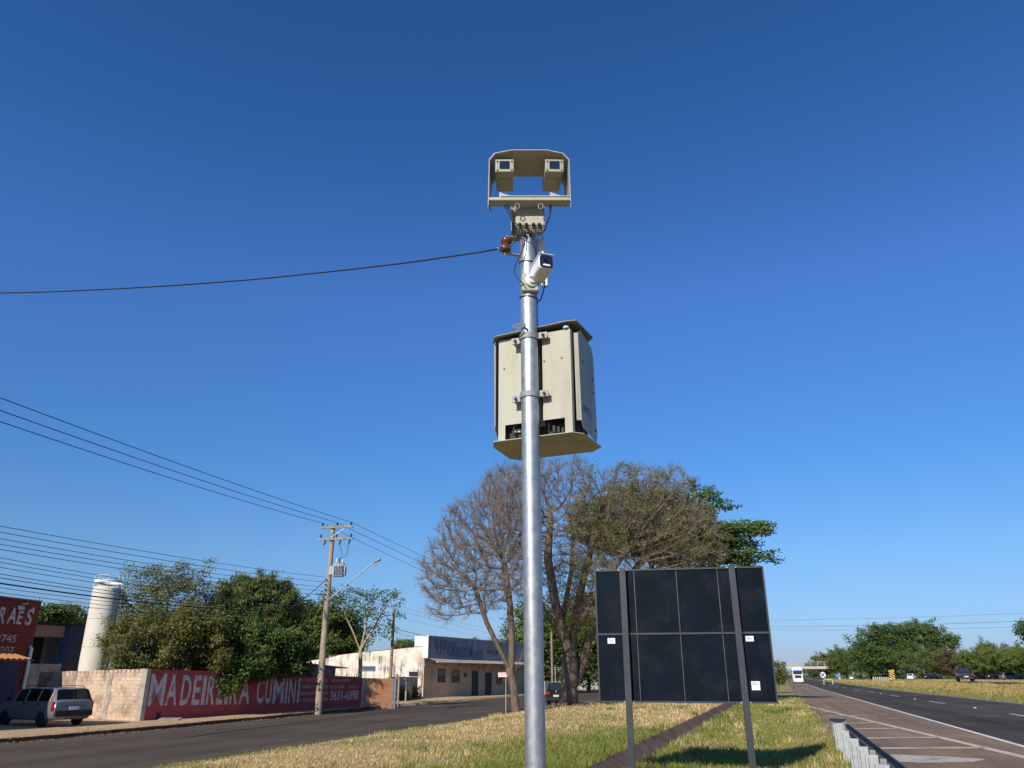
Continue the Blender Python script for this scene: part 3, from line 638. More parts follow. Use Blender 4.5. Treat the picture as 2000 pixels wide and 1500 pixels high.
# --- equipment cabinet clamped to the pole, square with the road
cab = thing('equipment_cabinet', (-1.49, 5.25, 3.28), 'beige metal equipment cabinet clamped to the pole above the tree', 'cabinet')
def cb(b, n, m, p=cab, **k): return b.build(n, m, p, **k)
fl = lambda x: 5.065-.05*(x+1.78)/.58       # front sheet runs slightly towards us at its right end
def fp(x, z, dy=0): return Vector((x, fl(x)+dy, z))
zt, zb = 4.085, 3.292
b = MB(); b.prism([fp(-1.775, zt), fp(-1.775, zb), fp(-1.72, zb), fp(-1.72, 3.405), fp(-1.505, 3.405), fp(-1.505, zt)], (0, .004, 0)); b.prism([fp(-1.775, zt), fp(-1.775, zb), fp(-1.775, zb, .03), fp(-1.775, zt, .03)], (.003, 0, 0)); cb(b, 'back_panel', M['beige'])
b = MB(); b.prism([fp(-1.425, zt), fp(-1.425, 3.405), fp(-1.262, 3.405), fp(-1.262, zb), fp(-1.206, zb), fp(-1.206, zt-.0)], (0, .004, 0)); b.prism([fp(-1.206, zt), fp(-1.206, zb), fp(-1.198, zb, .03), fp(-1.198, zt, .03)], (-.003, 0, 0)); cb(b, 'back_panel', M['beige'])
MB_ = MB().span((-1.5045, 5.09, 3.38), (-1.4255, 5.094, 4.07)); cb(MB_, 'mounting_rail', M['beige_in'])
b = MB().span((-1.482, 5.04, 3.40), (-1.476, 5.088, 4.07)).span((-1.452, 5.04, 3.40), (-1.446, 5.088, 4.07)); cb(b, 'rail_rib', M['beige_in'])
b = MB().span((-1.765, 5.10, 3.43), (-1.175, 5.40, 4.075)); cb(b, 'inner_box', M['dark_in'])
b = MB().span((-1.775, 5.13, 3.285), (-1.19, 5.42, 3.425)); 
for i in range(6): b.box((-1.36+.03*i, 5.11+.01*i, 3.35), (.02, .06, .05))
cb(b, 'equipment', M['dark_in']); b = swing([(-1.64, 5.1, 3.31), (-1.66, 5.07, 3.36), (-1.645, 5.08, 3.4), (-1.61, 5.1, 3.38), (-1.6, 5.09, 3.32)], .006); cb(b, 'cable', M['black'], fixn=False)
MB().span((-1.68, 5.11, 3.36), (-1.62, 5.14, 3.385)).build('terminal_block', M['beige'], cab)
side = [(5.05, 4.06), (5.10, 4.105), (5.36, 4.06), (5.40, 3.98), (5.42, 3.36), (5.39, 3.315), (5.12, 3.345), (5.07, 3.39)]
sx = lambda y: -1.155+.035*(y-5.05)/.35
b = MB(); b.prism([Vector((sx(y), y, z)) for y, z in side], (-.004, 0, 0)); rs = cb(b, 'side_panel', M['beige'])
MB().prism([(-1.155, 5.05, 4.06), (-1.155, 5.07, 3.39), (-1.185, 5.055, 3.39), (-1.185, 5.04, 4.06)], (0, .003, 0)).build('folded_edge', M['beige'], rs)
b = MB(); b.prism([Vector((-1.803+.01*(y-5.05), y, z)) for y, z in side], (-.004, 0, 0)); ls = cb(b, 'side_panel', M['beige'])
MB().prism([(-1.807, 5.05, 4.04), (-1.807, 5.07, 3.40), (-1.792, 5.05, 3.40), (-1.792, 5.04, 4.04)], (0, .003, 0)).build('folded_edge', M['beige'], ls)
n_ = Vector((sx(5.4)-sx(5.05), .35, 0)).normalized()
lettering('lettering', 'VERTE', Vector((sx(5.10)+.002, 5.10, 3.47)), n_, (0, 0, 1), .15, .05, M['logo'], rs, .003); lettering('lettering', 'X', Vector((sx(5.262)+.002, 5.262, 3.455)), n_, (0, 0, 1), .065, .06, M['logo_light'], rs, .003)
for y, z in ((5.13, 3.86), (5.36, 3.80), (5.36, 3.69), (5.38, 3.40)):
    b = MB(); b.lathe((sx(y), y, z), [(.008, 0), (.008, .005), (.003, .008)], 8, (1, 0, 0)); b.build('rivet', M['dark_in'], rs)
hexp = [(-1.845, 5.154), (-1.795, 5.02), (-1.2, 4.965), (-1.13, 5.03), (-1.085, 5.40), (-1.17, 5.50), (-1.77, 5.56), (-1.83, 5.50)]
b = MB(); b.prism([(x, y, 3.275) for x, y in hexp], (0, 0, .005)); bp = cb(b, 'bottom_plate', M['beige'])
for x, y in ((-1.76, 5.1), (-1.24, 5.04), (-1.15, 5.36), (-1.74, 5.46)): MB().lathe((x, y, 3.275), [(.011, 0), (.011, -.004), (.004, -.006)], 8).build('bolt', M['beige_in'], bp)
hx2 = [(-1.845, 5.12), (-1.79, 5.01), (-1.22, 4.965), (-1.15, 4.98), (-1.10, 5.33), (-1.18, 5.42), (-1.77, 5.5), (-1.85, 5.45)]
b = MB(); top = [(x, y, 4.105+.028*sm((x+1.5)/.35)-.0*(y-5)) for x, y in hx2]; m_ = (-1.45, 5.2, 4.16)
b.add(top+[m_], [(i, (i+1) % 8, 8) for i in range(8)]); b.add([Vector(p)-Vector((0, 0, .005)) for p in top]+[Vector(m_)-Vector((0, 0, .005))], [(i, (i+1) % 8, 8) for i in range(8)]); b.add([Vector(p) for p in top]+[Vector(p)-Vector((0, 0, .005)) for p in top], [(i, (i+1) % 8, 8+(i+1) % 8, 8+i) for i in range(8)])
tp = cb(b, 'top_plate', M['beige_in'], fixn=False)
b = MB(); b.lathe((-1.235, 5.02, 4.09), [(.022, 0), (.026, .012), (.012, .03)], 12); b.build('lifting_bolt', M['logo_light'], tp)
for x, z in ((-1.73, 3.85), (-1.275, 3.865), (-1.41, 3.86), (-1.285, 3.405)):
    b = MB(); b.lathe(fp(x, z), [(.008, 0), (.008, -.004), (.003, -.007)], 10, (0, 1, 0)); cb(b, 'rivet', M['beige_in'])
for z in (4.035, 3.58):
    c_ = pole_at(z); b = MB(); A = np.linspace(R(178), R(362), 16); ro, ri = .073, .0655
    pts = [(c_.x+ro*math.cos(a), c_.y+ro*math.sin(a)) for a in A]; pin = [(c_.x+ri*math.cos(a), c_.y+ri*math.sin(a)) for a in A][::-1]
    b.prism([(x, y, z-.02) for x, y in pts+pin], (0, 0, .04))
    for s in (-1, 1): b.box((c_.x+s*.105, c_.y-.0, z+s*.01), (.066, .008, .046))
    cl = cb(b, 'pole_clamp', M['steel'])
    for s in (-1, 1):
        b = MB(); b.lathe((c_.x+s*.107, c_.y-.004, z+s*.01), [(.013, 0), (.013, -.012), (.007, -.012), (.007, -.035)], 6, (0, 1, 0)); b.build('bolt', M['steel'], cl)
        MB().span((c_.x+s*.107-.02, c_.y+.005, z+s*.01-.02), (c_.x+s*.107+.02, fl(c_.x+s*.107)-.001, z+s*.01+.02)).build('spacer', M['beige_in'], cl)
c_ = pole_at(4.085); b = MB()
for k in range(3): b.tube([(c_.x-.045+(.042+.004*k)*math.cos(a), c_.y-.095+.012*math.sin(a)-.004*k, 4.085+.022*math.sin(a)+.006*k) for a in np.linspace(0, 6.3, 22)], .0035, 5)
tag(b.build('steel_strap', M['steel']), 'coiled loose steel strap resting on the upper cabinet clamp', 'strap')

# ------------------------------------------------------------------ big black sign seen from behind
SL, SR = Vector((-3.28, 15.15, 0)), Vector((-.15, 15.5, 0)); sd = (SR-SL).normalized(); sn = Vector((sd.y, -sd.x, 0))
sg = thing('road_sign', (SL+SR)/2, 'large black sign board seen from behind on two dark posts over the grass', 'road sign')
W = (SR-SL).length; Z0, Z1 = 1.255, 3.62; zm = 2.44
def sp_(u, z, d=0): return SL+sd*(u*W)+sn*d+Vector((0, 0, z))
us = [0, .238, .492, .735, 1]
for i in range(4):
    for za, zc in ((Z0, zm), (zm, Z1)):
        b = MB(); b.prism([sp_(us[i], za), sp_(us[i+1], za), sp_(us[i+1], zc), sp_(us[i], zc)], sn*-.035); b.build('panel', M['signback'], sg, bevel=.002)
def bar(n, u0, z0, u1, z1, wd, d0, d1, m):
    a, c = sp_(u0, z0), sp_(u1, z1); d = (c-a).normalized(); s = d.cross(sn).normalized()*wd/2
    b = MB(); b.prism([a-s+sn*d0, a+s+sn*d0, c+s+sn*d0, c-s+sn*d0], sn*(d1-d0)); return b.build(n, m, sg)
for u in us[1:4]: bar('panel_seam', u, Z0+.002, u, Z1-.002, .012, .001, .012, M['seam'])
bar('middle_rail', .001, zm, .999, zm, .035, .002, .022, M['signpost'])
for a in ((0, Z0, 1, Z0), (0, Z1, 1, Z1), (0, Z0, 0, Z1), (1, Z0, 1, Z1)): bar('frame', *a, .03, -.04, .02, M['signpost'])
for pxt, pxb, yb in ((1216, 1236, 1500), (1428, 1471, 1500)):
    ub = (onplane(pxb, yb, SL, sn)-SL).dot(sd)/W; ut = (onplane(pxt, 1112, SL, sn)-SL).dot(sd)/W
    a, c = sp_(ub-.002, -.1), sp_(ut, Z1+.03); d = (c-a).normalized()
    b = MB(); s = sd*.058; b.prism([a-s+sn*.024, a+s+sn*.024, c+s+sn*.024, c-s+sn*.024], sn*.10); po = b.build('post', M['signpost'], sg, bevel=.006)
    um = ub+(ut-ub)*.3
    for z in (Z0, Z1): 
        uu = ub+(ut-ub)*(z/Z1)
        for s in (-.024, .024): MB().box(sp_(uu+s, z, .04), (.035, .03, .03)).build('clip', M['steel'], po)
for (u0, z0, u1, z1) in ((.06, 2.27, .105, 2.37), (.862, 2.29, .907, 2.385), (.868, 1.46, .915, 1.61)):
    b = MB(); b.prism([sp_(u0, z0, .002), sp_(u1, z0, .002), sp_(u1, z1, .002), sp_(u0, z1, .002)], sn*.002); stk = b.build('sticker', M['stickers'], sg)
    for k in range(3):
        zz = z1-.025-k*.018; b = MB(); b.prism([sp_(u0+.005, zz, .0045), sp_(u0+.005+(.02 if k == 0 else .032), zz, .0045), sp_(u0+.005+(.02 if k == 0 else .032), zz+.006, .0045), sp_(u0+.005, zz+.006, .0045)], sn*.001); b.build('print_line', M['ink'], stk)
# ------------------------------------------------------------------ guardrail at the shoulder
GX = 1.07; gz = .82
gr = thing('guardrail', (GX, 14, 0), 'galvanised guardrail with close posts beginning beside the road shoulder', 'guardrail')
gy = [18.7, 16.6, 14.6, 13.0, 11.7, 10.5, 9.4, 8.4]
for y in gy:
    x = GX-.12; b = MB(); z0 = T(x, y)-.2
    b.span((x-.075, y, z0), (x+.075, y+.006, gz-.06)); b.span((x-.075, y+.0061, z0), (x-.069, y+.07, gz-.06)); b.span((x+.069, y+.0061, z0), (x+.075, y+.07, gz-.06))
    po = b.build('post', M['galv_white'], gr); MB().span((x-.047, y-.004, z0), (x-.038, y-.0004, gz-.10)).build('flange_shade_strip', M['beam'], po)  # dark strip on each post paints in the shading along its flange
    MB().lathe((x+.06, y, gz-.22), [(.014, 0), (.014, -.004), (.006, -.012)], 8, (0, 1, 0)).build('bolt', M['black'], po)
wp = [(-.0, .0), (.03, -.02), (.085, -.055), (.085, -.085), (.03, -.125), (.03, -.16), (.085, -.20), (.085, -.23), (.03, -.27), (0, -.285)]
b = MB(); ys = [19.1, 15, 11, 7, 4]
vs = [(GX+.02+px, y, gz+pz) for y in ys for px, pz in wp]; k = len(wp)
b.add(vs, [(i*k+j, i*k+j+1, (i+1)*k+j+1, (i+1)*k+j) for i in range(len(ys)-1) for j in range(k-1)]); b.build('beam', M['beam'], gr, fixn=False)
b = MB(); A = np.linspace(0, math.pi, 14); arc = [(GX-.07+.17*math.cos(a), 19.1+.16*math.sin(a)) for a in A]
b.add([(x, y, z) for z in (gz+.03, gz-.33) for x, y in arc], [(i, i+1, 14+i+1, 14+i) for i in range(13)]); b.add([(x, y, gz+.032) for x, y in arc], [tuple(range(14))]); b.build('end_cap', M['galv_white'], gr, fixn=False)
for y in gy[3:]:
    MB().span((GX-.03, y-.02, gz-.2), (GX+.045, y+.05, gz-.1)).build('spacer', M['steel'], gr)

# ------------------------------------------------------------------ left side of the street: walls, buildings
SZ = -.13
def W_(px, py): return onz(px, py, SZ)
def wallprism(name, A, B, za, zb_, th, m, parent=None, z0=SZ-.2, n=1, cap=None):
    A, B = Vector((A[0], A[1], 0)), Vector((B[0], B[1], 0)); d = (B-A).normalized(); nn = Vector((-d.y, d.x, 0))*th
    b = MB(); b.prism([A+Vector((0, 0, z0)), B+Vector((0, 0, z0)), B+Vector((0, 0, zb_)), A+Vector((0, 0, za))], nn); return b.build(name, m, parent)
cA, cB = W_(272, 1408), W_(703, 1381)
cL = W_(60, 1399)
zA, zB = zat(285, 1306, cA), zat(705, 1322, cB)
bw = thing('brick_wall', cA, 'whitewashed brick yard wall with grey pillars behind the parked wagon', 'wall')
zL = zat(95, 1313, W_(90, 1400)); d = (cA-cL).normalized()
wallprism('wall', cL, cA-d*.22, zL-.16, zA-.16, .16, M['brick_pale'], bw)
lp = lambda t: cL+(cA-cL)*t
b = MB(); N = 26
for i in range(N):
    a, c = lp((i+.08)/N*.97), lp((i+.92)/N*.97); h = zL+(zA-zL)*i/N; j = .012*math.sin(i*7.3)
    q = (c-a); nn = Vector((-q.y, q.x, 0)).normalized()*.16; b.prism([a+Vector((0, 0, h-.16-SZ)), c+Vector((0, 0, h-.16-SZ)), c+Vector((0, 0, h+j-SZ)), a+Vector((0, 0, h+j-SZ))], nn)
b.build('brick_coping', M['brick_pale'], bw)
for t_, wd in ((.36, .30), (.695, .30), (.985, .34)):
    a, c = lp(t_)-d*wd/2, lp(t_)+d*wd/2; nn = Vector((d.y, -d.x, 0)); h = zL+(zA-zL)*t_
    b = MB(); b.prism([a+nn*.02+Vector((0, 0, -.2)), c+nn*.02+Vector((0, 0, -.2)), c+nn*.02+Vector((0, 0, h-SZ-(.0 if t_ > .9 else .14))), a+nn*.02+Vector((0, 0, h-SZ-(.0 if t_ > .9 else .14)))], -nn*.2); b.build('pillar', M['render_grey'], bw)
rw = thing('painted_wall', (cA+cB)/2, 'long dark red wall painted with big white timber yard lettering', 'wall')
wallprism('wall', cA, cB, zA, zB, .16, M['red_paint'], rw)
wd_ = (cB-cA).normalized(); wn = Vector((wd_.y, -wd_.x, 0))
def onwall(px, py): return onplane(px, py, cA, wn)
def wordon(body, x0, yb0, yt0, x1, yb1, yt1, m, nm='lettering', par=rw, of=onwall, nn=None, **k):
    a, bb, tt = of(x0, yb0), of(x1, yb1), of(x0, yt0); t2 = of(x1, yt1)
    r = Vector((bb.x-a.x, bb.y-a.y, 0)); return lettering(nm, body, a, r, (0, 0, 1), r.length, ((tt.z-a.z)+(t2.z-bb.z))/2, m, par, **k)
# big words, letter by letter so that each keeps its painted width
def letters(body, xs, bot, top, m):
    for ch, (x0, x1) in zip(body, xs):  # one painted letter each
        yb = lambda x: bot[0]+(bot[1]-bot[0])*(x-xs[0][0])/(xs[-1][1]-xs[0][0]); yt = lambda x: top[0]+(top[1]-top[0])*(x-xs[0][0])/(xs[-1][1]-xs[0][0])
        wordon(ch, x0, yb(x0), yt(x0), x1-1.2, yb(x1), yt(x1), m, bold=.02)
letters('MADEIREIRA', [(287, 319), (321, 344), (350, 370), (373, 389), (391, 399), (401, 418), (421, 434), (437, 445), (447, 463), (465, 487)], (1379, 1375), (1315, 1324), M['letters'])
letters('CUMINI', [(499, 514), (516, 529), (531, 553), (555, 560), (562, 576), (579, 584)], (1375, 1373), (1324, 1325), M['letters'])
for body, x0, x1, yb, yt in (('VIGAMENTOS EM GERAL', 588, 640, 1331.5, 1325), ('TABUAS EM GERAL', 645, 684, 1332, 1326.5), ('MADEIRA PARA CURRAL', 587, 640, 1344.5, 1338), ('99721 4055', 644, 672, 1344.5, 1339), ('99701 41', 680, 698, 1344.5, 1339.5), ('MADEIRA PARA CERCA', 586, 640, 1358, 1351), ('COCHOS E PORTEIRAS', 585, 640, 1371, 1364), ('3631-6898', 644, 699, 1369, 1350)):
    wordon(body, x0, yb, yt, x1, yb-.5, yt-.3, M['letters'], bold=.02 if yt == 1350 else .0)
b = MB(); q = onwall(309, 1399); b.box(q+wn*.01, (.22, .02, .3), Matrix.Rotation(math.atan2(wd_.y, wd_.x), 3, 'Z')); b.build('meter_box', M['dark_in'], rw)
for px, h in ((676, .16), (702, .55)):
    q = onwall(px, 1330); 
    MB().tube([Vector((q.x, q.y, zB-.1)), Vector((q.x, q.y, zB+h))], .03 if h < .3 else .06, 6).build('broken_stub', M['render_grey'], rw)
# paving slab leaning at the foot of the red wall
q = W_(325, 1407); b = MB(); b.box(q+Vector((.1, .1, .05)), (.9, .5, .05), Matrix.Rotation(R(20), 3, 'Z') @ Matrix.Rotation(R(6), 3, 'X')); tag(b.build('paving_slab', M['conc_grey'], bevel=.01), 'pale broken concrete slab lying at the foot of the red wall', 'slab')
# orange brick wall
oA = cB+Vector((.03, .03, 0)); rr = ray(767, 1378); 
tt = (oA.y-oA.x*1.05)/(rr.y-rr.x*1.05); oB = Vector((rr.x*tt, rr.y*tt, SZ))
ow = thing('brick_wall', oA, 'short bare orange brick wall beside the red painted wall', 'wall'); zo = zat(735, 1324, (oA+oB)/2)
wallprism('wall', oA, oB, zo, zo-.04, .14, M['brick_orange'], ow)
d = (oB-oA).normalized(); nn = Vector((d.y, -d.x, 0))
b = MB(); a, c = oA-d*.02, oA+d*.18; b.prism([a+nn*.03-Vector((0, 0, .2)), c+nn*.03-Vector((0, 0, .2)), c+nn*.03+Vector((0, 0, zo-SZ)), a+nn*.03+Vector((0, 0, zo-SZ))], -nn*.22); b.build('pillar', M['render_grey'], ow)
bp_ = oB+d*.1; b = MB(); b.box(bp_+Vector((0, 0, (zo-SZ)/2-.1)), (.12, .12, zo-SZ+.2), Matrix.Rotation(math.atan2(d.y, d.x), 3, 'Z')); tag(b.build('gate_post', M['blue_post'], bevel=.01), 'blue grey metal post at the right end of the orange brick wall', 'post')
def bentpost(px, pyb, pyt, bend, label, r=.07, dist=None):
    q = W_(px, pyb); h = zat(px, pyt, q); b = MB()
    b.tube([q-Vector((0, 0, .2)), Vector((q.x, q.y, h-.35)), Vector((q.x+bend[0], q.y+bend[1], h))], [r, r, r*.8], 6)
    return tag(b.build('concrete_post', M['conc_pole']), label, 'post', 'old concrete fence posts')
bentpost(771, 1378, 1316, (.05, .0), 'straight concrete fence post next to the blue grey post')
bentpost(777, 1377, 1318, (-.1, .0), 'second concrete fence post, touching the first one')
bentpost(792, 1371, 1321, (-.3, .1), 'concrete fence post with bent top among the dry weeds')
bentpost(822, 1365, 1318, (.1, 0), 'white concrete fence post at the corner of the grey fronted shop')
q = W_(803, 1363); q2 = W_(821, 1364); b = MB(); b.tube([Vector((q.x, q.y, .2)), Vector((q2.x, q2.y, zat(821, 1341, q2)))], .06, 6); tag(b.build('fallen_post', M['conc_pole']), 'fallen pale post leaning across the dry weeds', 'post')
# dark yard wall behind the weeds
yA, yB = W_(781, 1372)+Vector((-1.6, 1.2, 0)), W_(824, 1364)+Vector((-.6, .3, 0)); 
tag(wallprism('yard_wall', yA, yB, zat(790, 1322, yA), zat(815, 1322, yB), .12, M['render_grey']), 'low grey yard wall behind the dry weeds', 'wall')

# --- shop with the corrugated sign front
sA, sB = W_(826, 1363), W_(1003, 1355); 
ex = (sB-sA).normalized(); sB = sB+ex*5.0; sn2 = Vector((ex.y, -ex.x, 0)); Ls = (sB-sA).length
shop = thing('shop_building', (sA+sB)/2, 'low cream shop with a grey corrugated sign front and dark doors', 'shop')
H1 = zat(826, 1285, sA); H2 = zat(832, 1242, sA); Hr1 = zat(1003, 1305, sB-ex*5); Hr2 = zat(992, 1268, sB-ex*5)
up = lambda z: Vector((0, 0, z-SZ))
b = MB(); b.prism([sA+up(SZ-.3), sB+up(SZ-.3), sB+up(3.6), sA+up(3.6)], -sn2*.2); b.build('front_wall', M['cream'], shop)
def onshop(px, py): return onplane(px, py, sA+sn2*.01, sn2)
def opening(n, x0, x1, yt, yb, m, bars=0):
    a, c = onshop(x0, yb), onshop(x1, yb); z1 = onshop((x0+x1)/2, yt).z; z0 = max(a.z, SZ-.05)
    b = MB(); b.prism([Vector((a.x, a.y, z0)), Vector((c.x, c.y, z0)), Vector((c.x, c.y, z1)), Vector((a.x, a.y, z1))], sn2*.012); o = b.build(n, m, shop)
    fr = MB(); L = (c-a); wv = Vector((L.x, L.y, 0)); e = wv.normalized()
    for (u0, u1, za, zb__) in ((-.05, .0, z0, z1+.05), (wv.length, wv.length+.05, z0, z1+.05), (0, wv.length, z1+.001, z1+.05)):
        p0, p1 = a+e*u0, a+e*u1; fr.prism([Vector((p0.x, p0.y, za)), Vector((p1.x, p1.y, za)), Vector((p1.x, p1.y, zb__)), Vector((p0.x, p0.y, zb__))], sn2*.04)
    fr.build('frame', M['dark_wood'], o)
    for k in range(bars):
        u = wv.length*(k+1)/(bars+1); p = a+e*u+sn2*.03; MB().tube([Vector((p.x, p.y, z0)), Vector((p.x, p.y, z1))], .012, 5).build('window_bar', M['steel'], o)
    return o
opening('window', 855.5, 868, 1308, 1333, M['dark_win'], 2); opening('window', 883, 896, 1310, 1333.5, M['dark_win'], 2); opening('window', 970, 980, 1319, 1337, M['dark_win'], 1)
opening('door', 921.5, 932.5, 1312, 1360, M['dark_wood']); opening('door', 948, 958.5, 1315, 1357, M['dark_wood']); opening('vent', 907, 910, 1315.5, 1322, M['dark_in'])
# corrugated fascia
def corrug(a, c, z0a, z1a, z0c, z1c, nrm, pitch=.32, amp=.035, off=0):
    L = (c-a).length; n = int(L/pitch*4); b = MB(); vs = []
    for i in range(n+1):
        t = i/n; p = a+(c-a)*t; o = off+amp*(0, 1, 1, 0)[i % 4]; p = p+nrm*o
        vs += [Vector((p.x, p.y, z0a+(z0c-z0a)*t)), Vector((p.x, p.y, z1a+(z1c-z1a)*t))]
    b.add(vs, [(2*i, 2*i+2, 2*i+3, 2*i+1) for i in range(n)]); return b
zs1 = lambda t: H1+.02; 
fas = corrug(sA, sB, H1, H2, H1, H2, sn2, off=.35).build('sign_front', M['fascia'], shop, fixn=False)
b = MB(); b.prism([sA+sn2*.30+up(H2), sB+sn2*.30+up(H2), sB+sn2*.40+up(H2), sA+sn2*.40+up(H2)], (0, 0, .05)); b.build('front_coping', M['fascia_white'], shop)
corrug(sA-sn2*1.1, sA+sn2*.38, H1, H2, H1, H2, Vector((-ex.x, -ex.y, 0)), .28, .03, .02).build('sign_return', M['fascia_white'], shop, fixn=False)
fpx = sA+sn2*.395
def onf(px, py): return onplane(px, py, fpx, sn2)
for body, x0, x1, yb0, yt0, yb1, yt1, m in (('SUZUKI', 849, 889, 1264, 1250, 1271, 1258, 'letters_blue'), ('UTILI', 853, 885, 1279, 1264, 1283, 1269, 'letters_blue'), ('PARABRISAS', 878, 912, 1283, 1266, 1287, 1264, 'letters_blue'), ('Monta', 914, 942, 1286, 1260, 1290, 1268, 'letters_grey'), ('HOLIM', 952, 973, 1279, 1268, 1282, 1272, 'letters_grey')):
    wordon(body, x0, yb0, yt0, x1, yb1, yt1, M[m], par=fas, of=onf, bold=.01)
# awning
b = MB(); o = .95; b.add([sA+up(H1-.02)+sn2*.4, sB+up(H1-.02)+sn2*.4, sB+up(H1-.33)+sn2*(o+.4), sA+up(H1-.33)+sn2*(o+.4)], [(0, 1, 2, 3)]); b.add([q-Vector((0, 0, .02)) for q in b.v[:4]], [(0, 1, 2, 3)]); aw = b.build('awning', M['roof_metal'], shop, fixn=False)
MB().tube([sA+up(H1-.35)+sn2*(o+.4), sB+up(H1-.35)+sn2*(o+.4)], .05, 6).build('awning_gutter', M['fascia_white'], aw)
b = MB(); b.prism([sA+up(H1-.12)-ex*.1, sB+up(H1-.12), sB+up(H1-.0)+sn2*0, sA+up(H1)-ex*.1], sn2*.4); b.build('dark_beam', M['dark_in'], shop)
for k in range(9):
    p = sA+ex*(1.2+k*Ls/9.3); MB().tube([p+sn2*.03+up(2.55), p+sn2*.55+up(H1-.14)], .025, 5).build('awning_strut', M['dark_in'], aw)
for px, pyt in ((836, 1298), (940, 1305)):
    q = onplane(px, pyt, sA+sn2*.9, sn2); b = MB(); b.box(q, (.12, 1.4, .22), Matrix.Rotation(math.atan2(-ex.x, ex.y), 3, 'Z')); b.build('hanging_board', M['roof_metal'] if px < 900 else M['carred'], aw)
# side wall and roof of the long white hall
wl = sA-sn2*.02; wdir = Vector((-1, -.06, 0)).normalized()
def onh(px, py): return onplane(px, py, wl, Vector((wdir.y, -wdir.x, 0)))
hall = thing('white_hall', wl, 'long dirty white hall with a sloping roofline behind the red wall', 'building')
tp_ = [onh(826, 1262), onh(780, 1267), onh(738, 1271), onh(700, 1274.5), onh(664, 1279), onh(640, 1285), onh(566, 1297)]
hn = Vector((wdir.y, -wdir.x, 0))
if hn.y > 0: hn = -hn
poly = [Vector((tp_[-1].x, tp_[-1].y, SZ-.3)), Vector((wl.x, wl.y, SZ-.3))]+tp_
b = MB(); b.prism(poly, -hn*.2); b.build('side_wall', M['white_wall'], hall)
b = MB(); vs = []
for p in tp_: vs += [p+Vector((0, 0, .04))+hn*.08, p+Vector((0, 0, .04))-hn*9]
b.add(vs, [(2*i, 2*i+2, 2*i+3, 2*i+1) for i in range(len(tp_)-1)]); b.build('roof', M['roof_metal'], hall, fixn=False)
def hole(n, x0, x1, y0, y1, m, par):
    a, c = onh(x0, y1), onh(x1, y1); t1 = onh(x0, y0); b = MB(); b.prism([a, c, Vector((c.x, c.y, t1.z)), t1], hn*.015); return b.build(n, m, par)
o = hole('window', 708, 733, 1301, 1311, M['dark_win'], hall)
for k in range(4):
    a, c = onh(708, 1302+k*2.6), onh(733, 1302+k*2.6); MB().tube([a+hn*.03, c+hn*.03], .03, 4).build('louvre', M['blue_post'], o)
hole('broken_opening', 799, 816, 1312, 1321, M['dark_win'], hall)
b = MB(); q0, q1 = onh(600, 1277), onh(672, 1276); nn_ = -hn
b.prism([q0+nn_*3, q1+nn_*3, q1+nn_*3-Vector((0, 0, .35)), q0+nn_*3-Vector((0, 0, .35))], nn_*5); b.build('rear_roof', M['roof_metal'], hall)
# small shed behind the red wall
k0_ = cA-wn*2.6; kA = onplane(585, 1330, k0_, wn); kB = onplane(654, 1330, k0_, wn)
sh = thing('shed', ((kA.x+kB.x)/2, (kA.y+kB.y)/2, SZ), 'small grey shed with worn lettering just behind the red wall', 'shed')
kd = Vector((kB.x-kA.x, kB.y-kA.y, 0)).normalized(); kn = Vector((kd.y, -kd.x, 0)); hz_ = zat(600, 1297, kA)
b = MB(); b.prism([Vector((kA.x, kA.y, SZ-.3)), Vector((kB.x, kB.y, SZ-.3)), Vector((kB.x, kB.y, hz_-.2)), Vector((kA.x, kA.y, hz_))], -kn*2.5); b.build('wall', M['red_dark'] if 0 else M['letters_faint'], sh)
b = MB(); e0, e1 = kA-kd*.15+kn*.3, kB+kd*1.0+kn*.3; b.prism([Vector((e0.x, e0.y, hz_+.03)), Vector((e1.x, e1.y, hz_-.22)), Vector((e1.x, e1.y, hz_-.16)), Vector((e0.x, e0.y, hz_+.09))], -kn*3.2); b.build('roof', M['roof_metal'], sh)
ons = lambda px, py: onplane(px, py, Vector((kA.x, kA.y, 0))+kn*.01, kn)
wordon('CONSULTOR', 588, 1313, 1301, 641, 1315, 1305, M['fascia'], par=sh, of=ons); wordon('II', 633, 1314, 1304, 640, 1314, 1304, M['fascia'], par=sh, of=ons) if 0 else None
a = ons(560, 1318); b = MB(); c = ons(584, 1318); b.prism([Vector((a.x, a.y, SZ)), Vector((c.x, c.y, SZ)), Vector((c.x, c.y, hz_)), Vector((a.x, a.y, hz_+.2))], -kn*.2); b.build('side_wall', M['white_wall'], sh)

# --- red fronted building at far left
rB = W_(34, 1402); rdir = Vector((.03, -1, 0)).normalized(); rnn = Vector((1, .03, 0))
rb = thing('shop_building', rB, 'dark red block building with white painted name and phone numbers at far left', 'building')
onr = lambda px, py: onplane(px, py, rB, rnn)
zt_ = onr(88, 1176).z; rC = rB+rdir*14
b = MB(); b.prism([rB+up(SZ-.3), rC+up(SZ-.3), rC+up(zt_+.15), rB+up(zt_)], Vector((-7, 0, 0))); b.build('front_wall', M['red_dark'], rb)
b = MB(); b.prism([rB+up(zt_)+rnn*.05, rC+up(zt_+.15)+rnn*.05, rC+up(zt_+.20)+rnn*.05, rB+up(zt_+.05)+rnn*.05], Vector((-7.1, 0, 0))); b.build('roof_edge', M['fascia'], rb)
MB().tube([onr(84, 1177)-Vector((.3, 0, 0)), onr(86, 1165)-Vector((.3, 0, 0))], .03, 5).build('roof_rod', M['render_grey'], rb)
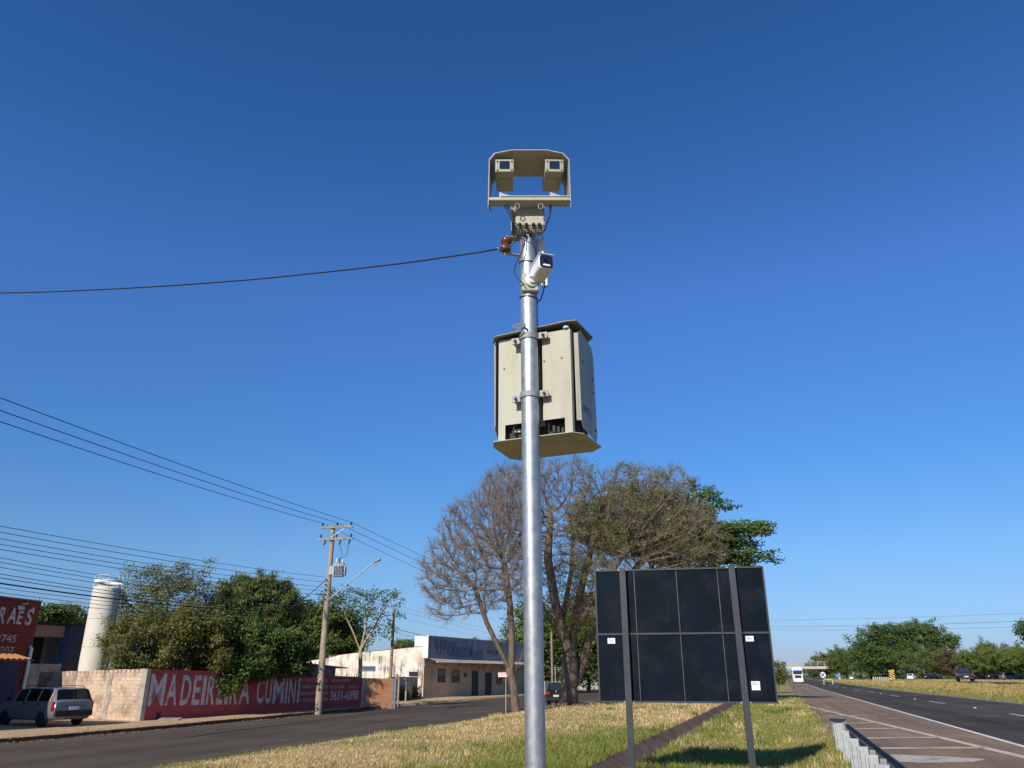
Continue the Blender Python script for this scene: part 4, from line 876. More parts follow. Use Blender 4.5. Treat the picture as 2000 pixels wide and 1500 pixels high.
for ch, x0, x1, yb, yt in (('R', -6, 7, 1217, 1184), ('A', 12, 29, 1218, 1185), ('E', 31, 42, 1219, 1192), ('S', 47, 60, 1221, 1188)):
    wordon(ch, x0, yb, yt, x1, yb+.6, yt+1, M['letters'], par=rb, of=onr, bold=.02, shear=.1)
def rpatch(pts): b = MB(); b.prism([onr(x, y)+rnn*.006 for x, y in pts], rnn*.004); return b.build('painted_mark', M['letters'], rb)
rpatch([(35, 1182.5), (48, 1184), (48, 1192), (35, 1190.5)]); rpatch([(42, 1180), (46, 1177.5), (50, 1178.5), (57, 1176.5), (55, 1179), (50, 1181), (47, 1179.8)]); rpatch([(63, 1187), (68, 1186.5), (66, 1199), (62.5, 1198)])
wordon('2745', -9, 1253, 1239, 30, 1255, 1240.5, M['letters'], par=rb, of=onr); wordon('9907', -12, 1276, 1261, 26, 1275, 1261.5, M['letters'], par=rb, of=onr)
# tiled canopy
tz = onr(64, 1288).z; td = 1.9
ca = onplane(66, 1289, rB+rnn*td, rnn); b = MB(); N = 26; vs = []; pitch_ = .30
for i in range(N*6+1):
    s = i/6*pitch_; base = ca+rdir*s; zz = .055*abs(math.sin(math.pi*i/6))
    vs += [base+Vector((0, 0, zz)), base-rnn*td*.98+Vector((0, 0, zz+.42))]
b.add(vs, [(2*i, 2*i+2, 2*i+3, 2*i+1) for i in range(N*6)], True); cn = b.build('tiled_canopy', M['roof_tile'], rb, fixn=False)
b = MB(); b.prism([ca+Vector((0, 0, -.04)), ca+rdir*N*pitch_+Vector((0, 0, -.04)), ca+rdir*N*pitch_-rnn*td*.98+Vector((0, 0, .36)), ca-rnn*td*.98+Vector((0, 0, .36))], (0, 0, .03)); b.build('canopy_boards', M['wood'], cn)
dq = rB+rdir*.12+rnn*.1; b = MB(); ztp = onplane(68, 1266, dq, rnn).z; b.tube([dq+up(SZ-.1), Vector((dq.x, dq.y, ztp)), Vector((dq.x-.15, dq.y, ztp+.06))], .075, 12); b.build('downpipe', M['fascia_white'], rb)
b = MB(); g0, g1 = rB+rdir*.5+rnn*.02, rB+rdir*2.6+rnn*.02; b.prism([g0, g1, g1+up(tz-.15), g0+up(tz-.15)], rnn*.03); b.build('door', M['blue_dark'], rb)
b = MB(); g0, g1 = rB+rdir*2.6+rnn*.02, rB+rdir*7+rnn*.02; b.prism([g0, g1, g1+up(tz-.1), g0+up(tz-.1)], rnn*.02); b.build('lower_wall', M['brick_orange'], rb)
# unseen block added beyond the view's left edge to shade the parked wagon
b = MB(); b.span((-36, 6, SZ-.3), (-28.6, 19.2, 5.5)); b.build('added_shade_block', M['red_dark'], rb); b = MB(); b.span((-36.2, 5.8, 5.503), (-28.4, 19.4, 5.6)); b.build('added_block_roof', M['roof_metal'], rb)
# dark shed behind the brick wall with a blue corner
dA, dB = onR(60, 1310, 57), onR(168, 1310, 59)
ds = thing('shed', ((dA.x+dB.x)/2, (dA.y+dB.y)/2, SZ), 'dark metal shed with a blue post behind the whitewashed wall', 'shed')
dd = Vector((dB.x-dA.x, dB.y-dA.y, 0)).normalized(); dn = Vector((dd.y, -dd.x, 0)); dm = onplane(121, 1310, dA, dn); dz = onplane(121, 1219, dA, dn).z
def dprism(n, p, q, z0, z1, dep, m, off=0): 
    b = MB(); b.prism([Vector((p.x, p.y, z0))+dn*off, Vector((q.x, q.y, z0))+dn*off, Vector((q.x, q.y, z1))+dn*off, Vector((p.x, p.y, z1))+dn*off], -dn*dep); return b.build(n, m, ds)
dprism('side_wall', dm, dB, SZ-.3, dz, 6, M['shed']); dprism('blue_post', dm-dd*.22, dm, SZ, dz-.05, .3, M['blue_dark'], .05)
dprism('dark_bay', dA-dd*2, dm-dd*.23, SZ, dz-.75, .2, M['dark_in'], -2); dprism('bay_wall', dA-dd*2, dm-dd*.23, dz-.75, dz-.1, .2, M['brick_orange'], -.1); dprism('roof', dA-dd*2, dB+dd*.3, dz+.004, dz+.07, 6, M['dark_in'], .15)
dprism('low_wall', dA-dd*2, dm-dd*.3, SZ, zat(90, 1297, dm), .2, M['render_grey'], .3)

# --- water tank
tb = onR(181, 1308, 46); tw = (tb-O).length; dt = 54/F*(Vector((tb.x, tb.y, tb.z-CAMZ)).dot(Vector((-math.sin(YAW)*math.cos(TH), math.cos(YAW)*math.cos(TH), math.sin(TH)))))/2*.97
tk = thing('water_tank', (tb.x, tb.y, SZ), 'tall cream cylindrical water tank with a white top rail behind the brick wall', 'water tank')
ztk = zat(205, 1147, tb)
b = MB(); pr = [(dt, SZ-.2), (dt, ztk-.05)]; b.lathe((tb.x, tb.y, 0), pr, 56); b.build('tank', M['tank'], tk)
MB().lathe((tb.x, tb.y, 0), [(dt*.985, ztk-.0499), (dt*.9, ztk+.01), (dt*.3, ztk+.05)], 40).build('tank_top', M['tank'], tk)
for f_ in (.30, .52, .74): z = SZ+(ztk-SZ)*f_; MB().lathe((tb.x, tb.y, 0), [(dt*.99, z-.012), (dt*1.004, z-.010), (dt*1.004, z+.010), (dt*.99, z+.012)], 56).build('joint_ring', M['conc_grey'], tk)
MB().lathe((tb.x-.1, tb.y-.1, ztk), [(.36, 0), (.36, .1), (.30, .14), (.02, .14)], 20).build('hatch', M['roof_metal'], tk)
zr = zat(205, 1136, tb); b = MB()
for a0, a1 in ((200, 330), (340, 560)):
    A = [R(q) for q in np.linspace(a0, a1, 30)]
    v0 = [Vector((tb.x+dt*.98*math.cos(a), tb.y+dt*.98*math.sin(a), zr-.06)) for a in A]; v1 = [q+Vector((0, 0, .13)) for q in v0]; k = len(A)
    b.add(v0+v1, [(i, i+1, k+i+1, k+i) for i in range(k-1)])
b.build('guard_band', M['fascia_white'], tk, fixn=False)
for a in range(0, 360, 45): MB().tube([Vector((tb.x+dt*.97*math.cos(R(a)), tb.y+dt*.97*math.sin(R(a)), ztk-.05)), Vector((tb.x+dt*.97*math.cos(R(a)), tb.y+dt*.97*math.sin(R(a)), zr+.28))], .014, 5).build('rail_post', M['fascia_white'], tk)
MB().tube([Vector((tb.x+dt*.97*math.cos(R(a)), tb.y+dt*.97*math.sin(R(a)), zr+.28)) for a in range(180, 320, 10)], .014, 5).build('top_rail', M['fascia_white'], tk)
lad = Vector((.7, -.7, 0)).normalized()

# ------------------------------------------------------------------ utility pole
ub = W_(621, 1391); uz = zat(651, 1027, ub)
up_ = thing('utility_pole', ub, 'tall concrete utility pole with two crossarms and a transformer by the red wall', 'utility pole')
MB().tube([ub-Vector((0, 0, .3)), Vector((ub.x, ub.y, (uz+SZ)/2)), Vector((ub.x, ub.y, uz))], [.20, .165, .12], 14).build('shaft', M['conc_pole'], up_)
UF = Vector((-math.sin(YAW), math.cos(YAW), 0)); UR = Vector((math.cos(YAW), math.sin(YAW), 0))
cd = Vector((1, .12, 0)).normalized()       # crossarms run across the street
z1, z2 = zat(650, 1031, ub), zat(650, 1054, ub)
onu = lambda px, py: onplane(px, py, ub, Vector((0, 1, 0)))
arms = []
for z, x0, x1 in ((z1, 630, 692), (z2, 628, 694)):
    a, c = ub+cd*(-(652-x0)*.031), ub+cd*((x1-650)*.031); off = Vector((0, -.17, 0))
    b = MB(); q = (a+c)/2; b.box(Vector((q.x, q.y, z))+off, ((c-a).length, .10, .12), Matrix.Rotation(math.atan2(cd.y, cd.x), 3, 'Z')); b.build('crossarm', M['conc_pole'], up_, bevel=.008)
    arms.append((a+off, c+off))
    for i, t_ in enumerate((.06, .52, .95)):
        p = a+(c-a)*t_+off; p = Vector((p.x, p.y, z+.06)); b = MB(); b.lathe(p, [(.02, 0), (.02, .06), (.06, .07), (.06, .11), (.035, .13), (.055, .15), (.05, .19), (.03, .21)], 10); b.build('insulator', M['brown'] if 0 else M['black'], up_)
b = MB(); b.tube([Vector((ub.x, ub.y-.2, z2+.08)), arms[0][0]+(arms[0][1]-arms[0][0])*.75+Vector((0, 0, z1-SZ-.08))-Vector((0, 0, arms[0][0].z-SZ))], .02, 5); b.build('arm_brace', M['fascia_white'], up_)
for t_ in (.22, .66, .93):
    p = arms[1][0]+(arms[1][1]-arms[1][0])*t_; p = Vector((p.x, p.y-.06, z2-.06)); b = MB(); b.tube([p, p+Vector((.03, -.05, -.12)), p+Vector((-.02, -.1, -.3))], [.03, .05, .035], 8); b.build('fuse_cutout', M['black'], up_)
tfz = zat(661, 1115, ub); tf = ub+cd*.62+Vector((0, -.1, 0)); b = MB(); c0 = Vector((tf.x, tf.y, tfz))
b.box(c0, (.58, .5, .72), Matrix.Rotation(R(20), 3, 'Z')); b.lathe(c0+Vector((0, 0, .36)), [(.3, 0), (.3, .05), (.02, .05)], 16); trf = b.build('transformer', M['transformer'], up_, bevel=.02)
rz_ = Matrix.Rotation(R(20), 3, 'Z')
for i in range(6):
    MB().box(c0+rz_ @ Vector((-.22+.09*i, -.30, -.02)), (.025, .1, .5), rz_).build('cooling_fin', M['transformer'], trf)
    MB().box(c0+rz_ @ Vector((.34, -.2+.08*i, -.02)), (.1, .025, .5), rz_).build('cooling_fin', M['transformer'], trf)
for i in range(3): MB().lathe(c0+rz_ @ Vector((-.17+.17*i, 0, .4)), [(.03, 0), (.03, .08), (.05, .1), (.03, .13), (.05, .16), (.02, .25)], 8).build('bushing', M['black'] if i == 1 else M['white'], trf)
MB().box(ub+Vector((.2, -.1, tfz-SZ)), (.3, .12, .5)).build('transformer_bracket', M['transformer'], up_)
for k in range(5):
    z = zat(640, 1133+k*9.5, ub); MB().lathe(Vector((ub.x-.05, ub.y-.22, z)), [(.03, -.04), (.055, -.03), (.03, 0), (.055, .03), (.03, .04)], 8).build('low_insulator', M['black'], up_)
for py in (1160, 1185, 1192, 1278, 1333): MB().lathe(Vector((ub.x, ub.y, zat(635, py, ub))), [(.16+.06*(py-1150)/240, -.012), (.16+.06*(py-1150)/240, .012)], 14).build('pole_band', M['galv_white'], up_)
# street lamp arm
la = ub+Vector((.1, -.05, 0)); lz = zat(645, 1172, ub); lend = onplane(744, 1091, ub+Vector((0, .5, 0)), Vector((0, 1, 0)))
lamp = thing('street_lamp', Vector((la.x, la.y, lz)), 'grey street lamp on a long slanting arm fixed to the utility pole', 'street lamp')
l0 = Vector((la.x, la.y, lz)); l1 = onplane(731, 1098, ub+Vector((0, .45, 0)), Vector((0, 1, 0)))
MB().tube([l0, l0.lerp(l1, .5)+Vector((0, 0, .02)), l1], .035, 8).build('arm', M['galv_white'], lamp)
dl = (lend-l1).normalized(); b = MB(); b.tube([l1-dl*.05, l1+dl*.1, l1+dl*.3, lend], [.04, .09, .10, .05], 10); b.build('lamp_head', M['steel'], lamp)
b = MB(); b.tube([l1+dl*.12-Vector((0, 0, .06)), lend-dl*.06-Vector((0, 0, .05))], [.06, .045], 8); b.build('lamp_glass', M['white'], lamp)
# slim wooden pole behind the orange wall
q = onR(760, 1372, 56); q.z = SZ; qz = zat(760, 1188, q)
MBp = MB(); MBp.tube([q-Vector((0, 0, .2)), Vector((q.x, q.y, qz))], [.12, .10], 8); tag(MBp.build('wooden_pole', M['wood']), 'slim bare wooden pole rising behind the orange brick wall', 'pole')
# street name sign
q = gnd(988, 1395); zt2 = zat(988, 1317, q); ss = thing('street_sign', q, 'small pink and white street name sign on a thin pole near the bare trees', 'street sign')
MB().tube([q-Vector((0, 0, .2)), Vector((q.x, q.y, zt2))], .03, 8).build('pole', M['conc_pole'], ss)
b = MB(); cx = Vector((q.x, q.y, zt2+.0)); b.box(cx+Vector((0, -.04, -.02)), (.80, .02, .24), Matrix.Rotation(YAW*.7, 3, 'Z')); pl = b.build('sign_plate', M['pink'], ss, bevel=.003)
rp = Matrix.Rotation(YAW*.7, 3, 'Z')
for dz_, hh, cm in ((.075, .018, 'carred'), (-.035, .012, 'carred'), (-.125, .014, 'carred')): MB().box(cx+rp @ Vector((0, -.052, dz_-.01)), (.77, .002, hh), rp).build('red_band', M[cm], pl)
MB().box(cx+rp @ Vector((0, -.0525, -.09)), (.76, .002, .05), rp).build('white_band', M['white'], pl)

# ------------------------------------------------------------------ overhead wires
WL = []
def wire(pts, r, label, sag=0, m='wire', group='overhead wires', cat='wire'):
    A, B = Vector(pts[0]), Vector(pts[1]); P = [A.lerp(B, t_)-Vector((0, 0, sag*4*t_*(1-t_))) for t_ in np.linspace(0, 1, 26)]
    b = MB(); b.tube(P, r, 5, False); return tag(b.build('overhead_wire', M[m], fixn=False), label, cat, group)
def wfar(px, py, y): return ony(px, py, y)
ends = [arms[0][0].lerp(arms[0][1], t_) for t_ in (.06, .52, .95)]; ends = [Vector((e.x, e.y, z1+.26)) for e in ends]
ord_ = ('lowest', 'middle', 'topmost')
for e, (px, py), n_ in zip(ends, ((-60, 803), (-60, 780), (-60, 754)), ord_):
    far = wfar(px, py, 13+.0); wire((e, far), .013, f'{n_} of the three high wires rising from the upper crossarm to the left edge', .12)
for e, (px, py), n_ in zip(ends, ((830, 1110), (850, 1104), (870, 1098)), ('lower', 'middle', 'upper')):
    wire((e, wfar(px+170, py+72, 112)), .013, f'{n_} of the three high wires running from the upper crossarm into the bare tree', .4)
for k, (pyl, pyr, n_) in enumerate(((1020, 1126, 'top'), (1032, 1136, 'second'), (1045, 1146, 'third'), (1056, 1153, 'fourth'), (1066, 1161, 'fifth'))):
    e = Vector((ub.x-.06, ub.y-.24, zat(634, pyr+2, ub))); wire((e, wfar(-40, pyl, 15.5)), .010, f'{n_} of five parallel wires left of the transformer pole', .12, 'wire_grey')
for k, (pyl, pym, n_) in enumerate(((1082, 1170, 'first'), (1091, 1175, 'second'), (1101, 1180, 'third'))):
    e = Vector((ub.x-.06, ub.y-.2, zat(634, 1176+k*5, ub))); wire((e, wfar(-40, pyl, 16)), .009, f'{n_} thin wire from the top in the loose bundle crossing the tank', .22, 'wire_grey')
for k, (pyl, r_, n_) in enumerate(((1114, .010, 'upper thin wire of the lowest bundle crossing the tank and the olive tree'), (1122, .011, 'second wire of the lowest bundle crossing the tank'), (1133, .022, 'thick black telephone cable crossing the tank and both round trees'), (1142, .008, 'thin wire just under the thick telephone cable'), (1152, .008, 'lowest wire but one, just above the red building roof'), (1162, .008, 'lowest wire at left, skimming over the red building roof'))):
    e = Vector((ub.x-.06, ub.y-.2, zat(634, 1187+k*3.2, ub))); wire((e, wfar(-40, pyl, 16)), r_, n_, .30)
for k, (py, pe, r_) in enumerate(((1190, 1262, .02), (1196, 1270, .01), (1152, 1238, .008), (1145, 1230, .008), (1170, 1245, .008))):
    e = Vector((ub.x+.1, ub.y, zat(640, py, ub))); wire((e, wfar(1012, pe+9, 125)), r_, ('thick telephone cable running from the utility pole past the shop roof', 'thin wire just below the thick telephone cable by the shop', 'thin wire right of the lamp arm, second of the low three', 'thin wire right of the lamp arm, highest of the low three', 'thin wire right of the lamp arm, lowest of the low three')[k], .6 if k < 2 else .3, 'wire' if k < 2 else 'wire_grey')
e = Vector((ub.x-.05, ub.y-.2, zat(636, 1132, ub))); wire((e, onR(566, 1188, 46)), .02, 'short black drop cable slanting down from the pole to the conifer', .1)
for k, ((a0, a1), n_) in enumerate((((1209, 1197), 'uppermost thin wire crossing the sky over the highway'), ((1221, 1213), 'darker middle wire crossing the sky over the highway'), ((1226, 1225), 'lowest faint wire crossing the sky over the highway'))):
    wire((onR(1380, a0, 190), onR(2080, a1-3, 120)), .022 if k == 1 else .014, n_, .5, 'wire_grey')
for k, (x0, z0_, x1, z1_) in enumerate(((.66, -.3, .55, .1), (.9, -.35, .75, .1))):
    p = arms[1][0].lerp(arms[1][1], x0); q = c0+Vector((-.05+.1*k, 0, .62)); b = swing([Vector((p.x, p.y-.1, z2-.35)), Vector(((p.x+q.x)/2+.15, (p.y+q.y)/2, (z2-.35+q.z)/2-.15)), q], .014, 5); b.build('jumper', M['wire'], up_, fixn=False)
# ------------------------------------------------------------------ trees
def colonize(att, nodes, par, step, di, dk, iters=160, grav=0.0):
    att = np.asarray(att, float); nodes = [np.asarray(q, float) for q in nodes]; par = list(par)
    P = np.array(nodes); d0 = np.linalg.norm(att[:, None]-P[None], axis=2); near = d0.argmin(1); nd_ = d0.min(1); alive = np.ones(len(att), bool)
    kids = {}
    for _ in range(iters):
        ok = alive & (nd_ < di)
        if not ok.any():
            if not alive.any(): break
            ok = alive & (nd_ < nd_[alive].min()+step*1.5)
        idx = np.where(ok)[0]; vec = att[idx]-P[near[idx]]; vec /= np.linalg.norm(vec, axis=1)[:, None]+1e-9
        acc = {}
        for n_, v_ in zip(near[idx], vec): acc[n_] = acc.get(n_, 0)+v_
        new, np_ = [], []
        for n_, v_ in acc.items():
            v_ = v_+RNG.normal(0, .25, 3); v_[2] += grav; v_ /= np.linalg.norm(v_)+1e-9; q = P[n_]+v_*step
            k = kids.setdefault(n_, [])
            if any(np.linalg.norm(q-z) < step*.35 for z in k) or len(k) > 3: continue
            k.append(q); new.append(q); np_.append(n_)
        if not new:
            alive[idx] = False; continue
        N0 = len(P); P = np.vstack([P, new]); par += np_
        d = np.linalg.norm(att[:, None]-np.array(new)[None], axis=2); a = d.argmin(1); dm = d.min(1)
        b = dm < nd_; near[b] = a[b]+N0; nd_[b] = dm[b]; alive &= nd_ > dk
    return P, np.array(par)
def radii(P, par, r_tip, r_base):
    tips = np.zeros(len(P)); ch = np.bincount(par[par >= 0], minlength=len(P)); tips[ch == 0] = 1
    for i in range(len(P)-1, -1, -1):
        if par[i] >= 0: tips[par[i]] += tips[i]
    e = math.log(r_base/r_tip)/math.log(max(tips[0], 2)); return r_tip*tips**e, tips
def branch_mesh(P, par, r, sel, sides):
    idx = np.where(sel & (par >= 0))[0]
    if not len(idx): return np.zeros((0, 3)), np.zeros((0, 4), int)
    D = np.zeros_like(P); m = par >= 0; D[m] = P[m]-P[par[m]]; cnt = np.zeros_like(P)
    acc = D.copy(); 
    for i in idx: acc[par[i]] += D[i]*.5*(1 if r[i] > .6*r[par[i]] else .15)
    nrm = lambda a: a/(np.linalg.norm(a, axis=1)[:, None]+1e-9)
    A = nrm(acc); ref = np.array([.31, .9, .12]); U = nrm(np.cross(A, ref)); Q = np.cross(A, U)
    ang = np.linspace(0, 2*np.pi, sides, endpoint=False); cs, sn_ = np.cos(ang), np.sin(ang)
    def ring(ii, rr): return P[ii][:, None]+rr[:, None, None]*(U[ii][:, None]*cs[None, :, None]+Q[ii][:, None]*sn_[None, :, None])
    p = par[idx]; r0 = np.minimum(r[p], r[idx]*1.25)
    V = np.concatenate([ring(p, r0), ring(idx, r[idx])], 1).reshape(-1, 3); b = np.arange(len(idx))[:, None, None]*2*sides
    k = np.arange(sides); k2 = (k+1) % sides
    Fq = (b+np.stack([k, k2, k2+sides, k+sides], 1)[None]).reshape(-1, 4); return V, Fq
def cat(parts):
    V, Fq, o = [], [], 0
    for v, f in parts:
        if len(v): V.append(v); Fq.append(f+o); o += len(v)
    return np.vstack(V), np.vstack(Fq)
def leaves_at(C_, n, spread, L, Wd, up=0.0, flat=.7, droop=0):
    """n leaf quads round each centre; returns verts, faces and tint per vertex"""
    c = np.repeat(C_, n, 0); k = len(c); g = RNG.normal(0, 1, (k, 3))*spread; g[:, 2] *= flat; p = c+g
    a = RNG.normal(0, 1, (k, 3)); a[:, 2] = a[:, 2]*.5+up-droop; a /= np.linalg.norm(a, axis=1)[:, None]
    nn_ = RNG.normal(0, .55, (k, 3))+np.array([-.12, -.6, .62]); a -= nn_*((a*nn_).sum(1)/(nn_*nn_).sum(1))[:, None]*.75; a /= np.linalg.norm(a, axis=1)[:, None]+1e-9     # blades turn to the light
    b = np.cross(a, nn_); b /= np.linalg.norm(b, axis=1)[:, None]+1e-9
    l = L*RNG.uniform(.6, 1.35, k)[:, None]/2; w_ = Wd*RNG.uniform(.6, 1.3, k)[:, None]/2
    V = np.stack([p-a*l, p+b*w_-a*l*.1, p+a*l, p-b*w_-a*l*.1], 1).reshape(-1, 3)
    Fq = np.arange(k*4).reshape(-1, 4)
    ct = np.repeat(RNG.uniform(0, .65, len(C_)), n); t = np.clip(ct+RNG.normal(0, .18, k)+.12, 0, 1); return V, Fq, np.repeat(t, 4)
def inside(ells, n, shell=.0):
    out = []; wts = np.array([a[3]*a[4]*a[5] for a in ells]); wts = wts/wts.sum()
    for e in RNG.choice(len(ells), n, p=wts):
        cx, cy, cz, rx, ry, rz = ells[e]; v = RNG.normal(0, 1, 3); v /= np.linalg.norm(v); rr = RNG.uniform(shell**3, 1)**(1/3)
        out.append((cx+v[0]*rx*rr, cy+v[1]*ry*rr, cz+v[2]*rz*rr))
    return np.array(out)
def trunk_nodes(pts, step):
    pts = [np.array(p, float) for p in pts]; out = [pts[0]]
    for a, b in zip(pts, pts[1:]):
        n = max(1, int(np.linalg.norm(b-a)/step))
        out += [a+(b-a)*(k+1)/n for k in range(n)]
    return out, [-1]+list(range(len(out)-1))
def tree(name, label, base, trunks, ells, natt, step, rb, leafm, nl, spread, L, Wd, up=.0, flat=.7, bark='bark', shell=.35, group=None, cat_='tree', tipk=3, di=None, thick=.02, extra=None, droop=0, r_tip=.008, fill=1.0, spikes=0, gaps=.08):
    root = thing(name, base, label, cat_, group)
    n0, p0 = [], []
    for t_ in trunks:
        a, b = trunk_nodes(t_, step)
        if not n0: n0, p0 = a, b
        else:
            dd_ = [np.linalg.norm(q-a[0]) for q in n0]; j = int(np.argmin(dd_)); o = len(n0); n0 += a[1:]; p0 += [j]+[o+i for i in range(len(a)-2)]
    att = inside(ells, natt, shell)
    P, par = colonize(att, n0, p0, step, di or step*9, step*1.6, 90)
    r, tips = radii(P, par, r_tip, rb)
    big = r > thick*2.2
    V, Fq = cat([branch_mesh(P, par, r, big, 9), branch_mesh(P, par, r, (r > thick*.6) & ~big, 4)])
    np_mesh('trunk', V, Fq, M[bark], root, smooth=True)
    if leafm:
        out = P[(tips <= tipk)]
        if fill:      # fill the crown in uneven clumps, leaving gaps between them
            q = inside(ells, int(natt*fill*1.9), .45); fr = 1.5/np.mean([e[3] for e in ells]); sd_ = random.random()*50
            out = np.vstack([out, q[np.array([noise.noise(Vector(z)*fr+Vector((sd_, 0, 0)))+.6*noise.noise(Vector(z)*fr*2.7+Vector((0, sd_, 0))) > gaps for z in q])]])
        if spikes:    # shoots breaking the outline
            q = inside(ells, spikes, .93); c_ = np.array([e[:3] for e in ells]); near = c_[np.linalg.norm(q[:, None]-c_[None], axis=2).argmin(1)]
            dv = q-near; dv /= np.linalg.norm(dv, axis=1)[:, None]+1e-9; dv[:, 2] += .45; dv += RNG.normal(0, .25, dv.shape); ln = RNG.uniform(.5, 1.6, len(q))[:, None]*spread*1.5
            out = np.vstack([out]+[q+dv*ln*k for k in (.0, .5, 1.0, 1.5)])
        V, Fq, t_ = leaves_at(out, nl, spread, L, Wd, up, flat, droop); np_mesh('crown', V, Fq, M[leafm], root, tint=t_)
    return root, P, par, r, tips
def px_ell(px, py, r, wpx, hpx, dep):     # crown ellipsoid seen at a pixel, at ground range r
    c = onR(px, py, r); s = (c-O).length/F; cy = math.cos(math.atan2(c.z-CAMZ, r))
    fx = Vector((-c.y, c.x, 0)).normalized()
    return (c.x, c.y, c.z, wpx*s/2, dep, hpx*s/2/cy)
# --- the two bare trees by the street
def bare(name, label, base, trunks, ells, natt, step, rb, seedtw, pods, shell=.15, tw=(.25, .6), leafy=None):
    root = thing(name, base, label, 'tree', 'bare trees')
    n0, p0 = [], []
    for t_ in trunks:
        a, b = trunk_nodes(t_, step)
        if not n0: n0, p0 = a, b
        else:
            dd_ = [np.linalg.norm(q-a[0]) for q in n0]; j = int(np.argmin(dd_)); o = len(n0); n0 += a[1:]; p0 += [j]+[o+i for i in range(len(a)-2)]
    P, par = colonize(inside(ells, natt, shell), n0, p0, step, step*12, step*1.55, 130, .08)
    r, tips = radii(P, par, .0115, rb)
    big = r > .045
    V, Fq = cat([branch_mesh(P, par, r, r > .1, 12), branch_mesh(P, par, r, big & (r <= .1), 7)]); np_mesh('trunk', V, Fq, M['bark'], root, smooth=True)
    # fine twigs sprouting from thin wood
    src = np.where(tips <= 5)[0]; src = RNG.choice(src, seedtw); d = P[src]-P[par[src]]; d /= np.linalg.norm(d, axis=1)[:, None]+1e-9
    v = d+RNG.normal(0, .36, d.shape); v[:, 2] += .32; v /= np.linalg.norm(v, axis=1)[:, None]; ln = RNG.uniform(*tw, seedtw)[:, None]
    q1 = P[src]+v*ln*.55; v2 = v+RNG.normal(0, .3, v.shape); v2[:, 2] += .15; v2 /= np.linalg.norm(v2, axis=1)[:, None]; q2 = q1+v2*ln*.45
    N = len(P); P2 = np.vstack([P, q1, q2]); par2 = np.concatenate([par, src, N+np.arange(seedtw)]); r2 = np.concatenate([np.minimum(r, 9), np.full(seedtw, .0062), np.full(seedtw, .0045)])
    selc = np.concatenate([~big, np.ones(2*seedtw, bool)])
    V, Fq = branch_mesh(P2, par2, r2, selc, 3); np_mesh('crown', V, Fq, M['twig'], root)
    if leafy:
        c_ = q1[(q1 @ np.array(leafy[0]) > leafy[1])]; c_ = c_[[noise.noise(Vector(z)*.55) > .0 for z in c_]]
        V, Fq, t_ = leaves_at(c_[RNG.choice(len(c_), leafy[2])], 3, .16, .17, .06, .2, .8, .3); np_mesh('leaves', V, Fq, M['leaf_dry'], root, tint=t_)
    # hanging seed pods
    tp = q2[RNG.choice(seedtw, pods)]; k = len(tp); L = RNG.uniform(.18, .42, k)[:, None]; s = RNG.normal(0, 1, (k, 3)); s[:, 2] = 0; s /= np.linalg.norm(s, axis=1)[:, None]; s *= .012
    sw = RNG.normal(0, .06, (k, 3)); sw[:, 2] = 0; dn_ = np.array([0, 0, -1.])
    V = np.stack([tp-s*.4, tp+s*.4, tp+dn_*L*.6+s+sw, tp+dn_*L*.6-s+sw, tp+dn_*L+sw*2.2+s*.3, tp+dn_*L+sw*2.2-s*.3], 1).reshape(-1, 3); i = np.arange(k)[:, None]*6
    Fq = np.concatenate([i+np.array([[0, 1, 2, 3]]), i+np.array([[3, 2, 4, 5]])]); np_mesh('seed_pods', V, Fq, M['pod'], root)
    return root
b1 = gnd(1008, 1391); r1 = math.hypot(b1.x, b1.y); on1 = lambda x, y, dr=0: tuple(onR(x, y, r1+dr))
bare('bare_tree', 'slim leafless tree with forked trunk leaning left beside the street sign', b1,
     [[b1-Vector((0, 0, .2)), on1(1003, 1340), on1(995, 1308), on1(968, 1252, -.3), on1(950, 1215, -.6), on1(925, 1140, -.8)], [on1(998, 1312), on1(1000, 1260, .2), on1(996, 1180, .4), on1(985, 1100, .5)], [on1(1002, 1318), on1(1017, 1285), on1(1030, 1262), on1(1040, 1200)]],
     [px_ell(925, 1120, r1, 215, 160, 2.3), px_ell(860, 1120, r1-.4, 85, 130, 1.5), px_ell(935, 1045, r1+.5, 170, 150, 2.2), px_ell(985, 1010, r1+.5, 130, 190, 2.2), px_ell(880, 1195, r1-.5, 100, 40, 1.2)], 3600, .25, .21, 10500, 1200, tw=(.3, .75))
b2 = gnd(1108, 1376); r2_ = math.hypot(b2.x, b2.y); on2 = lambda x, y, dr=0: tuple(onR(x, y, r2_+dr))
